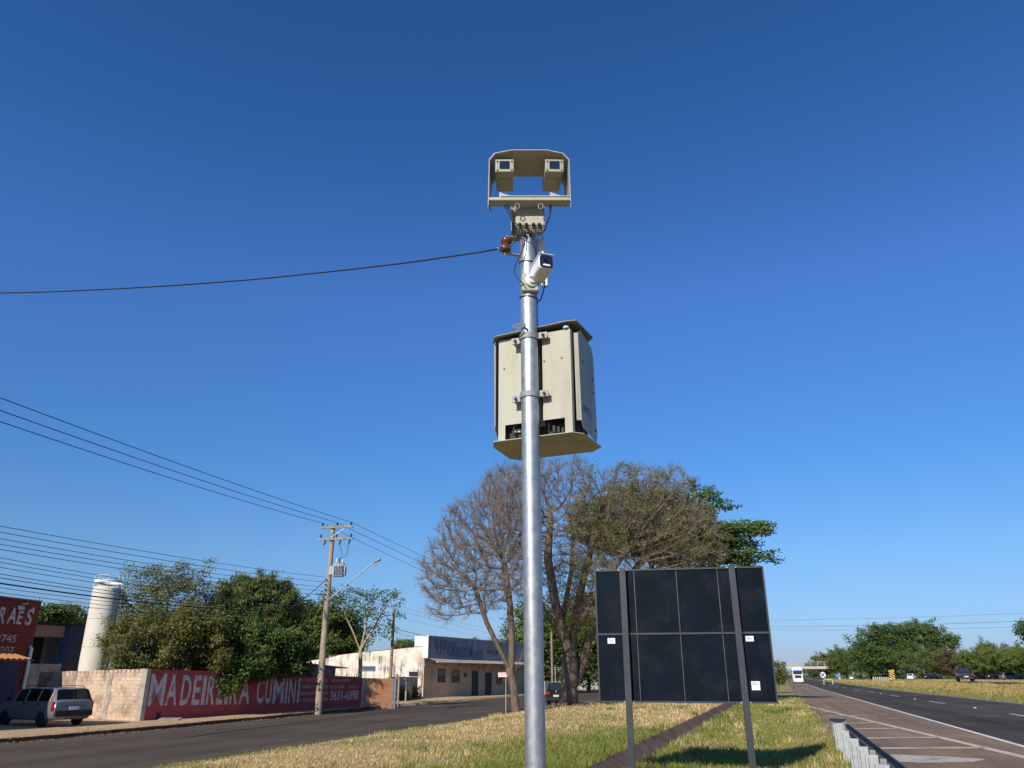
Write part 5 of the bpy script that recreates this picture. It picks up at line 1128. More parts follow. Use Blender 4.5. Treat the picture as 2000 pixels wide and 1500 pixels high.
bare('bare_tree', 'big leafless tree with thick dark double trunk and wide crown behind the black sign', b2,
     [[b2-Vector((0, 0, .3)), on2(1112, 1330), on2(1113, 1285), on2(1103, 1240, -.3), on2(1085, 1180, -.6), on2(1070, 1090, -.8), on2(1075, 1000, -.8)],
      [on2(1114, 1280), on2(1120, 1240, .4), on2(1128, 1180, .6), on2(1150, 1090, .8), on2(1170, 1000, .6)],
      [on2(1113, 1285), on2(1098, 1215, .6), on2(1115, 1120, 1.2), on2(1120, 1030, 1.4)], [on2(1118, 1245), on2(1160, 1165, -.6), on2(1225, 1075, -1)], [on2(1108, 1255), on2(1075, 1215, -1), on2(1055, 1170, -1.6)],
      [on2(1112, 1356), on2(1130, 1325, .3), on2(1143, 1280, .5), on2(1152, 1245, .5), on2(1190, 1170, .4), on2(1260, 1090, .2)]],
     [px_ell(1090, 1010, r2_, 260, 230, 3.6), px_ell(1050, 955, r2_, 260, 120, 3.2), px_ell(1230, 1000, r2_-.3, 250, 170, 3.6), px_ell(1300, 1040, r2_-.6, 230, 150, 3.2), px_ell(1255, 945, r2_, 200, 70, 3.0), px_ell(1140, 1130, r2_-.5, 240, 130, 2.6), px_ell(1330, 1090, r2_-.8, 170, 60, 2.4), px_ell(1100, 1190, r2_-.5, 130, 80, 1.8), px_ell(1085, 1130, r2_, 210, 150, 2.4), px_ell(1150, 1200, r2_, 110, 100, 1.6), px_ell(1235, 1075, r2_-.3, 280, 110, 2.8), px_ell(1010, 1050, r2_-1, 150, 220, 2.4), px_ell(1170, 1060, r2_, 200, 160, 3), px_ell(1180, 1140, r2_, 230, 130, 2.2), px_ell(1310, 1085, r2_, 180, 70, 2.6)], 7500, .30, .58, 24000, 1800, tw=(.35, .85), leafy=((.95, .31, 0), .95*b2.x+.31*b2.y+.3, 6000))
# surface roots at its foot
b = MB()
for a, l in ((-30, 1.5), (-70, 1.9), (-110, 1.3), (-150, 1.0), (20, 1.6), (-50, 1.2), (-10, 2.2)):
    P_ = []
    for k in range(7): t_ = k/6; x = b2.x+math.cos(R(a))*(.3+l*t_)+.1*math.sin(5*t_+a); y = b2.y+math.sin(R(a))*(.3+l*t_); P_.append((x, y, T(x, y)+.06*(1-t_)-.02*t_))
    b.tube(P_, [.12, .09, .07, .055, .04, .03, .015], 6)
tag(b.build('tree_roots', M['bark']), 'bark-covered surface roots spreading over the dry grass from the double trunk', 'roots')
# --- evergreen behind the bare tree, reaching out right of the sign
rE = r2_+7
be = onR(1250, 1355, rE); be.z = T(be.x, be.y); onE = lambda x, y, dr=0: tuple(onR(x, y, rE+dr))
ee = [px_ell(1250, 1020, rE, 260, 120, 3), px_ell(1360, 985, rE, 110, 55, 2), px_ell(1380, 1040, rE, 100, 50, 2), px_ell(1455, 1042, rE, 105, 45, 1.8), px_ell(1440, 1085, rE, 110, 40, 1.8), px_ell(1350, 1080, rE, 170, 60, 2.4), px_ell(1490, 1030, rE, 40, 22, .8), px_ell(1475, 1092, rE, 80, 24, 1), px_ell(1410, 1120, rE, 110, 30, 1.5)]
tree('evergreen_tree', 'dark green layered tree behind the bare one, its boughs jutting right above the sign', be, [[be-Vector((0, 0, .3)), onE(1255, 1250), onE(1275, 1120), onE(1340, 1060), onE(1440, 1050)], [onE(1275, 1120), onE(1260, 1040)], [onE(1340, 1060), onE(1370, 990)]], ee, 900, .42, .32, 'leaf_deep', 30, .26, .26, .11, .1, .3, shell=.2, fill=1.3, spikes=120)
# --- green trees behind, between the poles
for i, (px, py, pyb, r_, wp, hp, lab) in enumerate(((1042, 1265, 1345, 98, 120, 170, 'deep green tree behind the steel pole at the far end of the street'), (1150, 1245, 1345, 104, 130, 180, 'dark green tree between the double trunk and the black sign'))):
    bs = onR(px, pyb, r_); bs.z = -.13
    tree('shade_tree', lab, bs, [[bs, tuple(onR(px, 1320, r_)), tuple(onR(px, 1265, r_))]], [px_ell(px, py, r_, wp, hp, 4), px_ell(px-25, py+25, r_-1, wp*.6, hp*.5, 3), px_ell(px+25, py-20, r_, wp*.6, hp*.6, 3)], 520, .55, .25, 'leaf_mid', 30, .42, .34, .2, group='trees at the end of the street', fill=1.5)
# --- trees over the red wall
def lt(name, lab, px, r_, trunk, ells, n, leafm, nl, spread, L, Wd, **k):
    bs = onR(px, 1360, r_); bs.z = -.13
    return tree(name, lab, bs, [[bs]+[tuple(onR(x, y, r_)) for x, y in trunk]], [px_ell(x, y, r_+dr, w_, h_, d_) for x, y, w_, h_, d_, dr in ells], n, .26 if 'step' not in k else k.pop('step'), k.pop('rb', .16), leafm, nl, spread, L, Wd, **k)
lt('olive_tree', 'loose grey green tree with thin top beside the water tank', 325, 47, [(322, 1290), (325, 1200)], [(315, 1190, 180, 130, 2.3, 0), (322, 1130, 100, 66, 1.4, 0), (380, 1160, 76, 80, 1.3, 0), (262, 1180, 80, 100, 1.4, 0), (335, 1108, 30, 30, .7, 0)], 1000, 'leaf_grey', 20, .16, .17, .06, up=.35, shell=.1, fill=.3, spikes=60)
lt('olive_tree', 'dense olive brown thicket tree just above the brick wall corner', 300, 44, [(300, 1300), (300, 1260)], [(300, 1260, 160, 110, 1.9, 0), (375, 1265, 130, 120, 1.9, 0), (250, 1265, 66, 95, 1.0, .3)], 1000, 'leaf_dry', 30, .17, .19, .055, up=.8, shell=.3, fill=1.3, spikes=120)
lt('conifer', 'dense rounded conifer in the middle of the row above the red wall', 500, 49.5, [(500, 1280), (500, 1200)], [(500, 1195, 158, 135, 2.4, 0), (500, 1245, 176, 120, 2.5, 0), (562, 1240, 70, 120, 1.5, 0), (497, 1158, 104, 58, 1.5, 0)], 1100, 'leaf_conifer', 34, .14, .23, .055, up=1.5, shell=.7, fill=2.4, spikes=70)
lt('broadleaf_tree', 'leafy green tree hanging over the red painted lettering', 455, 47, [(450, 1290), (452, 1270)], [(440, 1265, 190, 100, 1.6, -.8), (510, 1275, 140, 80, 1.5, -.5), (447, 1332, 50, 55, .6, -3.6), (440, 1308, 95, 46, 1.0, -2.6), (446, 1318, 80, 50, .7, -3.3), (490, 1308, 90, 40, .9, -2), (565, 1275, 80, 80, 1.2, .5)], 1000, 'leaf_deep', 28, .17, .17, .10, shell=.2, droop=.3, gaps=-.35, fill=1.1, spikes=160)
lt('broadleaf_tree', 'dark green rounded tree behind the utility pole', 640, 84, [(640, 1290), (640, 1240)], [(635, 1245, 120, 115, 3.4, 0), (598, 1245, 90, 95, 2.8, 0), (672, 1255, 60, 75, 2.6, 0), (635, 1215, 80, 46, 2.2, 0)], 700, 'leaf_mid', 30, .34, .3, .17, shell=.4, step=.48, fill=1.8, spikes=80)
bs = onR(703, 1345, 55); bs.z = -.13; o5 = lambda x, y, d=0: tuple(onR(x, y, 55+d))
tree('feathery_tree', 'airy tree with pale bent trunk rising behind the orange brick wall', bs, [[bs, o5(704, 1300), o5(704, 1270), o5(712, 1235), o5(722, 1180)], [o5(704, 1272), o5(690, 1235), o5(676, 1205)], [o5(704, 1268), o5(728, 1230), o5(752, 1185)]],
     [px_ell(675, 1165, 55, 110, 45, 2), px_ell(730, 1170, 55, 100, 50, 2), px_ell(720, 1200, 55, 90, 40, 1.6), px_ell(770, 1170, 55, 40, 60, 1.2), px_ell(775, 1205, 55, 40, 30, 1), px_ell(745, 1235, 55, 60, 40, 1.2), px_ell(655, 1165, 55, 50, 20, 1)], 600, .3, .13, 'leaf_deep', 13, .19, .17, .09, .1, .4, bark='bark_pale', shell=0, fill=0)
# far left behind the shed, and over the shop roof
for px, py, wp, hp, r_, lm_, lab in ((130, 1208, 70, 36, 75, 'leaf_grey', 'thin greyish tree far behind the dark shed'), (100, 1205, 26, 30, 70, 'leaf_deep', 'small dark tree crown peeping between red building and dark shed'), (925, 1258, 26, 16, 140, 'leaf_mid', 'small green crown above the shop roof'), (965, 1262, 30, 20, 140, 'leaf_mid', 'second small crown over the shop roof, nearer the bare tree'), (795, 1262, 60, 18, 100, 'leaf_deep', 'low dark bush crown above the white hall roof')):
    bs = onR(px, 1335, r_); bs.z = -.13; top = onR(px, py+hp*.3, r_)
    tree('distant_tree', lab, bs, [[bs, top]], [px_ell(px, py, r_, wp, hp, 1.8)], 120, .45, .15, lm_, 26, .3, .28, .16, shell=.2, group='distant trees', fill=1.5)
# far end of the street: low white walls and slim poles
for x0, x1, yt, r_, lab, mm in ((1064, 1092, 1330, 92, 'low white and orange wall just left of the black hatchback', 'white_wall'), (1128, 1172, 1318, 125, 'white yard wall at the end of the street by the black sign', 'tank')):
    a, c = onR(x0, 1330, r_), onR(x1, 1330, r_+3); a.z = c.z = -.2; tag(wallprism('yard_wall', a, c, zat(x0, yt, a), zat(x1, yt, c), .15, M[mm]), lab, 'wall')
for px, yt, r_, rr, lab, mm in ((1079, 1235, 90, .13, 'old wooden pole rising among the trees right of the steel pole', 'wood'), (1085, 1303, 80, .05, 'thin pale metal pole above the black hatchback', 'conc_pole')):
    q = onR(px, 1345, r_); q.z = -.2; tag(MB().tube([q, Vector((q.x, q.y, zat(px, yt, q)))], rr, 8).build('wooden_pole' if rr > .1 else 'metal_pole', M[mm]), lab, 'pole')
# --- dry weeds by the shop corner
def weeds(px0, px1, py, n, h, lab, rr_=(0, 1.0)):
    a, c = W_(px0, py), W_(px1, py); P, hh, wd2, le, co = [], [], [], [], []
    for _ in range(n):
        q = a.lerp(c, random.random()); q = q+Vector((-random.uniform(*rr_), random.uniform(0, .6), 0)); f = random.random()
        P.append((q.x, q.y, SZ-.02)); hh.append(h*random.uniform(.4, 1.1)); wd2.append(.03); le.append(random.uniform(.1, .55)); co.append(np.array((.30, .22, .12))*random.uniform(.4, 1.1)*(1-f*.3)+np.array((.03, .05, .01))*f)
    o = blades('dry_weeds', *map(np.array, (P, hh, wd2, le, co)), bm_, kind=None); return tag(o, lab, 'weeds')
weeds(783, 800, 1368, 420, 1.6, 'tall dry weeds around the bent concrete post'); weeds(800, 822, 1365, 480, 1.5, 'dense dry brush against the corner of the shop'); weeds(715, 728, 1378, 120, 2.9, 'dry weeds showing above the orange brick wall', (.8, 1.6))

# ------------------------------------------------------------------ vehicles
def vehicle(name, label, cat_, loc, rz, st, wins, wheels, paint, glass='glass', front=(), rear=(), extra=None, group=None, wr=.3, see=False):
    """st: stations along +x (x, z floor, z belt, z roof, half width at belt, half width at roof)"""
    root = thing(name, loc, label, cat_, group, rz=rz); b = MB(); rings = []
    for x, zb_, zl, zr, wb, wt in st:
        h = [(-wb*.88, zb_), (-wb*.985, zb_+.12), (-wb, (zb_+zl)/2), (-wb*.97, zl), (-wt, zr-.045), (-wt*.8, zr)]
        rings.append([(x, y, z) for y, z in h]+[(x, -y, z) for y, z in h[::-1]])
    n = 12; skip = set()
    if see:
        for kind, i, k in wins:
            i0 = min(i, k); skip |= {(i0, 3), (i0, 7)} if kind == 'side' else {(i0, 4), (i0, 5), (i0, 6)}
    b.add([p for r in rings for p in r], [(i*n+j, i*n+(j+1) % n, (i+1)*n+(j+1) % n, (i+1)*n+j) for i in range(len(st)-1) for j in range(n) if (i, j) not in skip], True)
    b.add(rings[0], [tuple(range(n))]); b.add(rings[-1], [tuple(range(n))[::-1]])
    bo = b.build('body', M[paint], root, local=True)
    def ringpt(i, j): return Vector(rings[i][j])
    for kind, i, k in wins:
        if kind == 'side':
            for sd_ in (0, 1):
                a, c, d_, e = (3, 3, 4, 4) if sd_ == 0 else (8, 8, 7, 7)
                q = [ringpt(i, a), ringpt(k, c), ringpt(k, d_), ringpt(i, e)]; m_ = sum(q, Vector())/4; nn_ = (q[1]-q[0]).cross(q[3]-q[0]).normalized()
                if nn_.y*(-1 if sd_ == 0 else 1) < 0: nn_ = -nn_
                q = [m_+(p-m_)*(1.0 if see else .9)+nn_*(.004 if see else .012) for p in q]; w_ = MB(); w_.prism(q, -nn_*.006); w_.build('window', M[glass], root, local=True)
        else:
            q = [Vector((ringpt(a, 5).x, ringpt(a, c).y*.93, ringpt(a, 5).z)) for a, c in ((i, 4), (i, 7), (k, 7), (k, 4))]; m_ = sum(q, Vector())/4; nn_ = (q[1]-q[0]).cross(q[3]-q[0]).normalized(); mx = sum(s[0] for s in st)/len(st)
            if nn_.x*(m_.x-mx) < 0: nn_ = -nn_
            q = [m_+(p-m_)*(1.0 if see else .88)+nn_*(.006 if see else .014) for p in q]; w_ = MB(); w_.prism(q, -nn_*.006); w_.build('windscreen' if kind == 'front' else 'rear_window', M[glass], root, local=True)
    if see:
        for i in sorted({q for kd_, a, c in wins if kd_ == 'side' for q in (a, c)}):
            for a, c in ((3, 4), (8, 7)): MB().tube([ringpt(i, a), ringpt(i, c)], .035, 6).build('pillar', M[paint], root, local=True)
        for sx_0 in (.25, -.75):
            for y in (-.38, .38): MB().span((sx_0-.1, y-.24, .5), (sx_0+.05, y+.24, 1.02)).span((sx_0-.06, y-.12, 1.02), (sx_0+.02, y+.12, 1.2)).build('seat', M['seat'], root, local=True)
    W2 = max(s[4] for s in st)
    for x in wheels:
        for s in (-1, 1):
            w_ = MB(); w_.lathe((x, s*(W2-.20), wr), [(wr*.6, -.001), (wr*.96, 0), (wr, .03), (wr, .17), (wr*.94, .2), (wr*.62, .2)] if s > 0 else [(wr*.6, .001), (wr*.96, 0), (wr, -.03), (wr, -.17), (wr*.94, -.2), (wr*.62, -.2)], 20, (0, 1, 0)); wo_ = w_.build('wheel', M['tyre'], root, local=True)
            w_ = MB(); w_.lathe((x, s*(W2-.012), wr), [(wr*.62, 0), (wr*.55, s*.004), (wr*.2, -s*.02), (.02, s*.005)], 14, (0, 1, 0)); w_.build('rim', M['rim'], wo_, local=True)
    for lst, sg_ in ((front, 1), (rear, -1)):
        xe = max(s[0] for s in st) if sg_ > 0 else min(s[0] for s in st)
        for nm, y, z, wy, hz2, m_ in lst:
            w_ = MB(); w_.box((xe+sg_*.008, y, z), (.05, wy, hz2)); w_.build(nm, M[m_], root, local=True, bevel=.008)
    if extra: extra(root)
    return root
def hatch_st(L=3.9, W=1.64, H=1.45): 
    h, w_ = H, W/2
    return [(-L/2, .32, .86, .90, w_*.9, w_*.8), (-L/2+.12, .25, .90, .96, w_*.96, w_*.84), (-L/2+.42, .22, .92, h-.04, w_, w_*.74), (-L/2+.9, .22, .92, h, w_, w_*.76), (-L/2+1.7, .22, .91, h, w_, w_*.77), (.28, .22, .90, h-.05, w_, w_*.75), (.98, .22, .90, .96, w_, w_*.84), (L/2-.3, .24, .80, .84, w_*.96, w_*.8), (L/2, .3, .62, .66, w_*.86, w_*.74)]
hw_ = [('side', 2, 3), ('side', 3, 4), ('side', 4, 5), ('rear', 1, 2), ('front', 6, 5)]
LR = [('tail_light', -.62, .80, .26, .22, 'lamp_red'), ('tail_light', .62, .80, .26, .22, 'lamp_red'), ('number_plate', 0, .62, .42, .13, 'plate'), ('bumper', 0, .42, 1.5, .22, 'tyre')]
LF = [('headlight', -.55, .62, .3, .14, 'lamp_clear'), ('headlight', .55, .62, .3, .14, 'lamp_clear'), ('grille', 0, .55, .6, .12, 'grille'), ('number_plate', 0, .42, .4, .1, 'plate')]
q = onz(1089, 1377, -.25); vehicle('parked_car', 'black hatchback seen from behind on the street beside the double trunk', 'car', (q.x, q.y+1.4, -.25), YAW*.0+R(92), hatch_st(3.9, 1.66, 1.48), hw_, (-1.2, 1.25), 'carblack', front=LF, rear=LR+[('badge', 0, .92, .10, .10, 'rim')])
# the old silver wagon
ww = .81
wst = [(-2.05, .36, .88, .90, ww*.93, ww*.86), (-1.98, .28, .90, .98, ww*.97, ww*.86), (-1.80, .24, .91, 1.34, ww, ww*.80), (-1.68, .24, .91, 1.38, ww, ww*.80), (-.85, .22, .91, 1.40, ww, ww*.80), (.0, .22, .90, 1.40, ww, ww*.80), (.72, .22, .90, 1.33, ww, ww*.78), (1.15, .22, .90, .95, ww, ww*.86), (1.75, .24, .82, .85, ww*.97, ww*.84), (2.05, .3, .68, .71, ww*.9, ww*.8)]
def wagon_extra(root):
    for s in (-1, 1):
        MB().tube([(-1.6, s*.56, 1.39), (-1.5, s*.57, 1.45), (.4, s*.56, 1.46), (.5, s*.56, 1.40)], .016, 6).build('roof_rail', M['black'], root, local=True)
        MB().box((-1.93, s*.76, .73), (.16, .1, .34)).build('tail_light', M['lamp_red'], root, local=True, bevel=.01)
        MB().box((.0, s*(ww+.003), .80), (.16, .02, .025)).build('door_handle', M['black'], root, local=True); MB().box((-.95, s*(ww+.003), .80), (.16, .02, .025)).build('door_handle', M['black'], root, local=True)
        mb = MB(); mb.box((.95, s*.90, .97), (.12, .16, .11)); mb.build('mirror', M['black'], root, local=True, bevel=.02)
    MB().box((-2.07, 0, .47), (.14, 1.5, .2)).build('bumper', M['tyre'], root, local=True, bevel=.02)
    MB().box((-2.062, 0, .74), (.02, .9, .018)).build('trim_strip', M['grille'], root, local=True)
vehicle('parked_wagon', 'old silver station wagon parked on the dirt by the red building', 'car', (-28.38, 25.95, SZ), R(168), wst, [('side', 3, 4), ('side', 4, 5), ('side', 5, 6), ('rear', 1, 2), ('front', 7, 6)], (-1.25, 1.25), 'silver', rear=[('number_plate', 0, .66, .4, .13, 'plate')], front=LF, extra=wagon_extra, wr=.29, see=True, glass='glass_thin')
# truck coming up the highway
def gb_(px, py): p = gnd(px, py); return p
tq = onz(1560, 1333, -.14+0); sc_ = 232/math.hypot(tq.x, tq.y); tx, ty = tq.x*sc_, tq.y*sc_; tx = ray(1560, 1333); tx, ty = tx.x/tx.y*232, 232
tr = thing('truck', (tx, ty, zh(ty)), 'white lorry with dark grille coming along the highway under the footbridge', 'truck')
def tb_(n, a, c, m, bv=0): b = MB(); b.span(Vector(a), Vector(c)); o = b.build(n, M[m], tr, local=True, bevel=bv); return o
cabm = tb_('cab', (-1.25, 0, .75), (1.25, 2.2, 3.55), 'carwhite', .12); tb_('trailer', (-1.28, 2.9, 1.0), (1.28, 14, 3.9), 'carwhite', .03); tb_('roof_deflector', (-1.1, .5, 3.5), (1.1, 2.1, 4.0), 'carwhite', .15)
tb_('windscreen', (-1.12, -.02, 2.2), (1.12, .02, 3.1), 'glass'); tb_('sun_visor', (-1.15, -.18, 3.08), (1.15, .02, 3.3), 'bluesign'); tb_('grille', (-.85, -.03, 1.25), (.85, .0, 2.0), 'grille'); tb_('bumper', (-1.25, -.12, .35), (1.25, .3, .95), 'carwhite', .05)
for s in (-1, 1):
    tb_('headlight', (s*1.18, -.14, .72), (s*.8, -.1, .92), 'lamp_clear'); tb_('mirror', (s*1.3, -.15, 2.3), (s*1.55, .1, 3.1), 'grille'); tb_('side_marker', (s*1.05, -.05, 1.1), (s*1.2, -.01, 2.05), 'plate')
    for y in (1.0, 9.5, 10.8, 12.1): b = MB(); b.lathe((s*1.05, y, .5), [(.3, -.14), (.5, -.13), (.5, .13), (.3, .14)], 16, (1, 0, 0)); b.build('wheel', M['tyre'], tr, local=True)
# dark pickup on the far carriageway, seen from behind
rp_ = ray(1886, 1332); py_ = 126; pxx = rp_.x/rp_.y*py_
pst = [(-2.6, .5, 1.12, 1.14, .92, .88), (-2.5, .42, 1.14, 1.16, .94, .88), (-1.0, .40, 1.14, 1.16, .95, .88), (-.85, .40, 1.15, 1.78, .95, .72), (.1, .40, 1.15, 1.84, .95, .74), (.7, .4, 1.14, 1.76, .95, .72), (1.35, .4, 1.13, 1.18, .95, .86), (2.3, .45, 1.05, 1.08, .92, .84), (2.6, .55, .9, .93, .86, .78)]
vehicle('pickup_truck', 'dark pickup truck driving away on the far carriageway', 'pickup', (pxx, py_, zf(py_)), R(90-6), pst, [('side', 3, 4), ('side', 4, 5), ('rear', 2, 3), ('front', 6, 5)], (-1.55, 1.6), 'carblack', rear=[('tail_light', -.82, .92, .14, .36, 'lamp_red'), ('tail_light', .82, .92, .14, .36, 'lamp_red'), ('number_plate', 0, .66, .5, .16, 'plate'), ('bumper', 0, .5, 1.7, .2, 'grille'), ('tailgate', 0, .92, 1.4, .36, 'grille')], wr=.39)
# cars parked under the far trees
spots = [(1732, 250, 'carwhite', 12, 'white car parked under the far trees right behind the striped marker'), (1715, 255, 'silver', 30, 'pale car half hidden behind the white posts under the far trees'), (1781, 235, 'carwhite', 70, 'white car parked at the foot of the tree with pale branches'), (1822, 225, 'carblack', 10, 'dark car parked in shade between the big tree and the pickup'), (1663, 300, 'carwhite', 80, 'small white car left of the dark gap under the trees'), (1683, 290, 'silver', 75, 'small pale car right of the dark gap under the trees'), (1596, 360, 'carwhite', 60, 'tiny white car under the footbridge end'), (1918, 200, 'carblack', 5, 'dark car in tree shade just right of the pickup'), (1948, 195, 'carblack', 8, 'black car in the shade, second right of the pickup'), (1975, 190, 'silver', 15, 'grey car in the shade, third right of the pickup')]
for px, r_, col, a, lab in spots:
    d_ = ray(px, 1322); y_ = r_; x_ = max(d_.x/d_.y*y_, XF1+1.8); 
    if d_.x/d_.y*y_ < XF1+1.8: y_ = (XF1+2.2)/(d_.x/d_.y); x_ = XF1+2.2
    vehicle('parked_car', lab, 'car', (x_, y_, T(x_, y_)), R(a), hatch_st(4.1, 1.7, 1.5), [('side', 2, 3), ('side', 3, 4), ('side', 4, 5), ('rear', 1, 2), ('front', 6, 5)], (-1.25, 1.3), col, front=LF[:2], rear=LR[:2], group='cars parked under the far trees')
# ------------------------------------------------------------------ far right: trees, bridge, signs
def ft(lab, px, pyt, wpx, y_, leafm, hpx=None, kind='roadside_tree', sub=(), n=300, nl=26, pyb=1327, bark='bark', **k):
    d_ = ray(px, pyb); x_ = d_.x/d_.y*y_; r_ = math.hypot(x_, y_); bs = Vector((x_, y_, T(x_, y_))); zt_ = zat(px, pyt, bs); H_ = zt_-bs.z; s = math.hypot(r_, 0)/F
    w_ = wpx*s/2; E_ = [(x_, y_, bs.z+H_*.60, w_, w_*.8, H_*.40)]
    for dx, dz, sw, sh in sub: E_.append((x_+dx*w_, y_-abs(dx)*w_*.2, bs.z+H_*dz, w_*sw, w_*sw*.9, H_*sh))
    st_ = max(.4, H_*.055); 
    return tree(kind, lab, bs, [[bs-Vector((0, 0, .3)), bs+Vector((0, 0, H_*.3)), bs+Vector((.3, 0, H_*.55))]], E_, n, st_, H_*.03, leafm, nl, st_*.62, st_*.55, st_*.34, fill=2.2, spikes=60, group='trees beyond the far carriageway', shell=.45, di=st_*14, bark=bark, thick=.03, tipk=2, **k)
ft('tallest dark green tree beyond the highway, with ragged top', 1775, 1215, 150, 258, 'leaf_deep', sub=((-.55, .45, .6, .35), (.5, .5, .6, .4), (-.2, .75, .5, .24), (.35, .76, .45, .24), (.75, .62, .35, .2)), n=560, nl=30)
ft('dark tree with pale bare branches in front of the tallest tree', 1808, 1262, 90, 240, 'leaf_mid', sub=((.3, .6, .5, .3),), n=200, nl=14, bark='bark_pale')
ft('dark tree at the left shoulder of the tallest tree', 1702, 1258, 70, 285, 'leaf_deep', sub=((-.4, .5, .6, .3), (.4, .6, .6, .35)))
ft('olive green rounded tree over the right end of the footbridge', 1655, 1266, 56, 330, 'leaf_mid', sub=((-.3, .5, .7, .35),))
ft('olive rounded tree behind the footbridge railing', 1613, 1276, 42, 410, 'leaf_dry', sub=((.3, .55, .6, .3),), n=200)
ft('low green tree at the left end of the tree row under the footbridge', 1590, 1293, 36, 440, 'leaf_mid', n=160)
ft('brownish tree between the tallest tree and the bare grey one', 1868, 1268, 62, 235, 'leaf_brown', sub=((.3, .5, .5, .3), (-.3, .45, .6, .3)), n=240)
ft('bare grey dome shaped tree rising behind the green row', 1890, 1243, 60, 262, None, n=420, kind='bare_tree')
ft('sunny green tree right of the brownish tree', 1925, 1268, 80, 205, 'leaf_bright', sub=((-.4, .5, .6, .3), (.4, .55, .6, .3)))
ft('broad sunny green tree before the right edge', 1975, 1261, 90, 195, 'leaf_bright', sub=((-.4, .55, .6, .3), (.5, .5, .6, .32)), n=340)
ft('green tree cut by the right edge of the view', 2040, 1258, 100, 185, 'leaf_bright', sub=((-.4, .55, .6, .3),))
ft('dark understorey tree filling the gap under the tallest tree', 1740, 1285, 120, 275, 'leaf_deep', sub=((.5, .4, .6, .35),), n=240)
ft('dark understorey tree behind the pickup', 1880, 1292, 110, 250, 'leaf_deep', sub=((.5, .4, .6, .35),), n=240)
ft('dark understorey tree behind the cars at far right', 1960, 1290, 110, 222, 'leaf_deep', sub=((.5, .4, .6, .35),), n=240)
ft('palm like spiky crown above the sunny green trees', 1937, 1259, 22, 230, 'leaf_bright', n=40, nl=30)
bs = onR(2020, 1330, 120); bs.z = T(bs.x, bs.y)
tree('roadside_tree', 'tall tree at the right edge with one dark bough entering the view', bs, [[bs, tuple(onR(2022, 1290, 120)), tuple(onR(2022, 1250, 120))]], [px_ell(2020, 1232, 120, 70, 34, 2.5)], 160, .4, .2, 'leaf_deep', 24, .3, .26, .16, group='trees beyond the far carriageway', shell=.2)
# small tree on the left verge next to the sign
bs = gnd(1523, 1352); rs_ = math.hypot(bs.x, bs.y); rs_ = min(rs_, 95); d_ = ray(1522, 1350); bs = Vector((d_.x/d_.y*93, 93, 0)); bs.z = T(bs.x, bs.y)
tree('young_tree', 'small thin tree on the verge just right of the black sign', bs, [[bs-Vector((0, 0, .2)), bs+Vector((0, 0, 1.4))]], [px_ell(1521, 1312, 93, 34, 42, .9)], 120, .25, .06, 'leaf_mid', 16, .16, .2, .1, shell=.1)
# tree line closing the horizon behind everything
P, hh = [], []
for px in range(-80, 2090, 1):
    for _ in range(3):
        d_ = ray(px+random.random(), 1320); r_ = 640+random.uniform(0, 60); P.append((d_.x/math.hypot(d_.x, d_.y)*r_, d_.y/math.hypot(d_.x, d_.y)*r_, random.uniform(0, 4.5 if px > 1600 else 1.5 if px > 1330 else 4)))
V, Fq, t_ = leaves_at(np.array(P), 7, 1.2, 1.4, .9); tag(np_mesh('distant_woods', V, Fq, M['leaf_mid'], tint=t_), kind='stuff')
# footbridge
bx0, bx1, by = -40, 24.5, 400
fb = thing('footbridge', (5, by, 0), 'pale concrete footbridge with railings crossing the highway in the distance', 'footbridge')
z0 = zat(1580, 1307, (11, by)); zd = zat(1580, 1301.5, (11, by)); ztr = zat(1580, 1293, (11, by))
MB().span((bx0, by-1.3, z0), (bx1, by+1.3, zd)).build('deck', M['bridge'], fb); MB().span((bx0, by-1.5, z0+.1), (bx1, by-1.31, z0+.55)).build('edge_beam', M['bridge'], fb)
b = MB(); b.tube([(bx0, by-1.4, ztr), (bx1, by-1.4, ztr)], .10, 6); b.build('handrail', M['bridge'], fb); MB().tube([(bx0, by-1.4, (ztr+zd)/2), (bx1, by-1.4, (ztr+zd)/2)], .06, 6).build('handrail', M['bridge'], fb)
for k in range(22): x = bx1-.4-k*2.9; MB().span((x-.09, by-1.48, zd), (x+.09, by-1.32, ztr)).build('railing_post', M['bridge'], fb)
MB().span((23.4, by-.5, -.5), (24.4, by+.5, z0)).build('pillar', M['bridge'], fb); MB().span((-7, by-.5, -.5), (-6, by+.5, z0)).build('pillar', M['bridge'], fb)
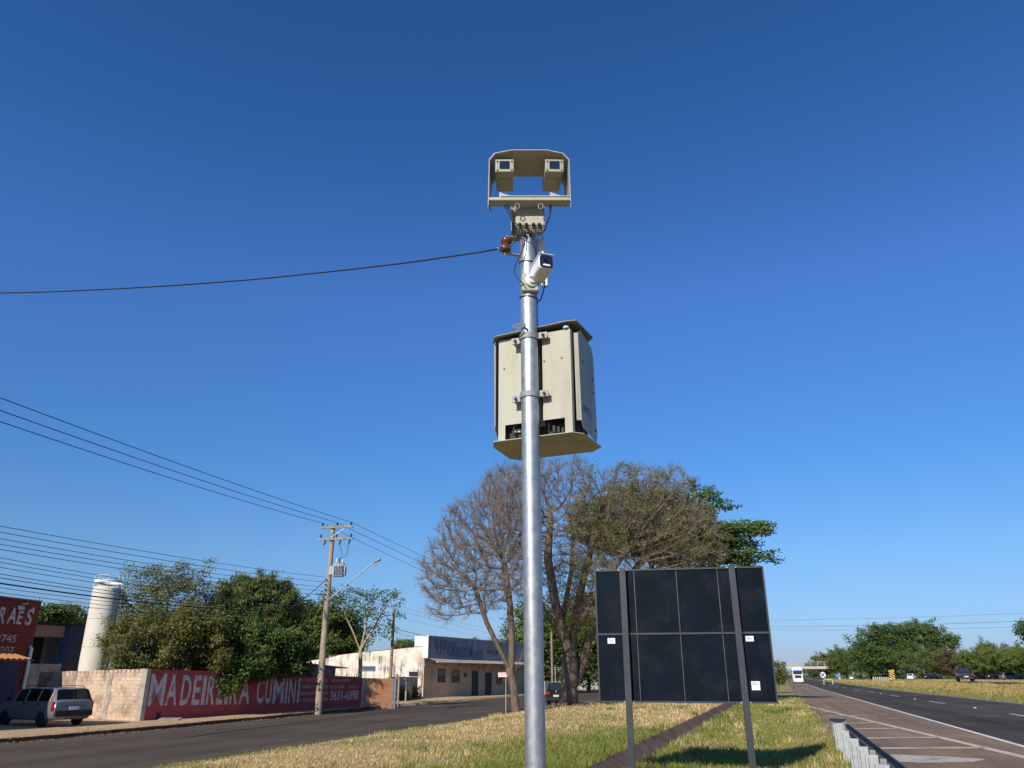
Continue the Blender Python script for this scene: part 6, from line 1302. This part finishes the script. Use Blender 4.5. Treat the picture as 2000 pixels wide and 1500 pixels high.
# striped marker board, posts, round sign, arch rail, blue sign
def atpx(px, y_): d_ = ray(px, 1325); return Vector((d_.x/d_.y*y_, y_, T(d_.x/d_.y*y_, y_)))
q = atpx(1743, 150); zc0, zc1 = zat(1743, 1327, q), zat(1743, 1308.5, q)
ch = thing('marker_board', q, 'leaning yellow and black striped marker board in the highway median', 'marker board')
MB().tube([q-Vector((0, 0, .2)), Vector((q.x, q.y+.05, zc0+.3))], .07, 8).build('post', M['signpost'], ch); MB().box((q.x, q.y, q.z+.05), (.8, .5, .3)).build('base', M['black'], ch, bevel=.04)
b = MB(); hw2 = .42; b.span((q.x-hw2, q.y-.03, zc0), (q.x+hw2, q.y, zc1)); bd = b.build('board', M['yellow'], ch)
H_ = zc1-zc0
for k in range(4):
    zc = zc0+H_*(k+.5)/4; hh_ = H_/4*.27; poly = [(q.x-hw2, zc+.22+hh_), (q.x-hw2, zc+.22-hh_), (q.x+hw2, zc-.22-hh_), (q.x+hw2, zc-.22+hh_)]
    poly = [(x, min(max(z, zc0), zc1)) for x, z in poly]; b = MB(); b.prism([(x, q.y-.045, z) for x, z in poly], (0, .010, 0)); b.build('black_stripe', M['black'], bd)
for k in range(8):
    p = atpx(1706+4.1*k, 176); b = MB(); h_ = zat(1706+4.1*k, 1322.5, p)-p.z; b.lathe(p, [(.14, -.1), (.14, h_*.8), (.12, h_), (.02, h_)], 10); tag(b.build('bollard', M['bridge']), 'one of the pale posts in a row left of the striped marker', 'bollard', 'pale posts beside the striped marker')
q = atpx(1608, 300); z0, z1 = zat(1608, 1324, q), zat(1608, 1312.5, q); rs = thing('road_sign', q, 'round white sign with dark cross on a post left of the blue sign', 'road sign', 'signs beyond the median')
rd = (z1-z0)/2; b = MB(); b.lathe((q.x, q.y-.03, (z0+z1)/2), [(rd, 0), (rd, .05), (.01, .05)], 24, (0, 1, 0)); dk_ = b.build('disc', M['white'], rs); MB().tube([q, Vector((q.x, q.y+.1, z1))], .09, 6).build('post', M['signpost'], rs)
for a in (45, -45): MB().box((q.x, q.y-.045, (z0+z1)/2), (rd*1.7, .01, .3), Matrix.Rotation(R(a), 3, 'Y')).build('cross_bar', M['black'], dk_)
q = atpx(1602, 285); MB_ = MB(); tag(MB_.box((q.x, q.y, zat(1602, 1318, q)), (.45, .3, 2.2)).build('control_post', M['black'], bevel=.05), 'slim dark upright post beside the round white sign', 'post')
a, c = atpx(1608, 205), atpx(1625.5, 205); zt_ = zat(1616, 1327, a); tag(MB().tube([a, Vector((a.x+.1, a.y, zt_-.1)), Vector((a.x+.35, a.y, zt_)), Vector((c.x-.35, c.y, zt_)), Vector((c.x-.1, c.y, zt_-.1)), c], .13, 8).build('arch_rail', M['bridge']), 'pale low arched rail at the edge of the highway median', 'rail')
q = atpx(1637, 300); z0, z1 = zat(1637, 1322.5, q), zat(1637, 1317.5, q); bsn = thing('road_sign', q, 'small blue sign in front of the footbridge pillar', 'road sign', 'signs beyond the median'); MB().span((q.x-.7, q.y-.03, z0), (q.x+.7, q.y, z1)).build('panel', M['bluesign'], bsn); MB().tube([q, Vector((q.x, q.y+.06, z1))], .08, 6).build('post', M['signpost'], bsn)
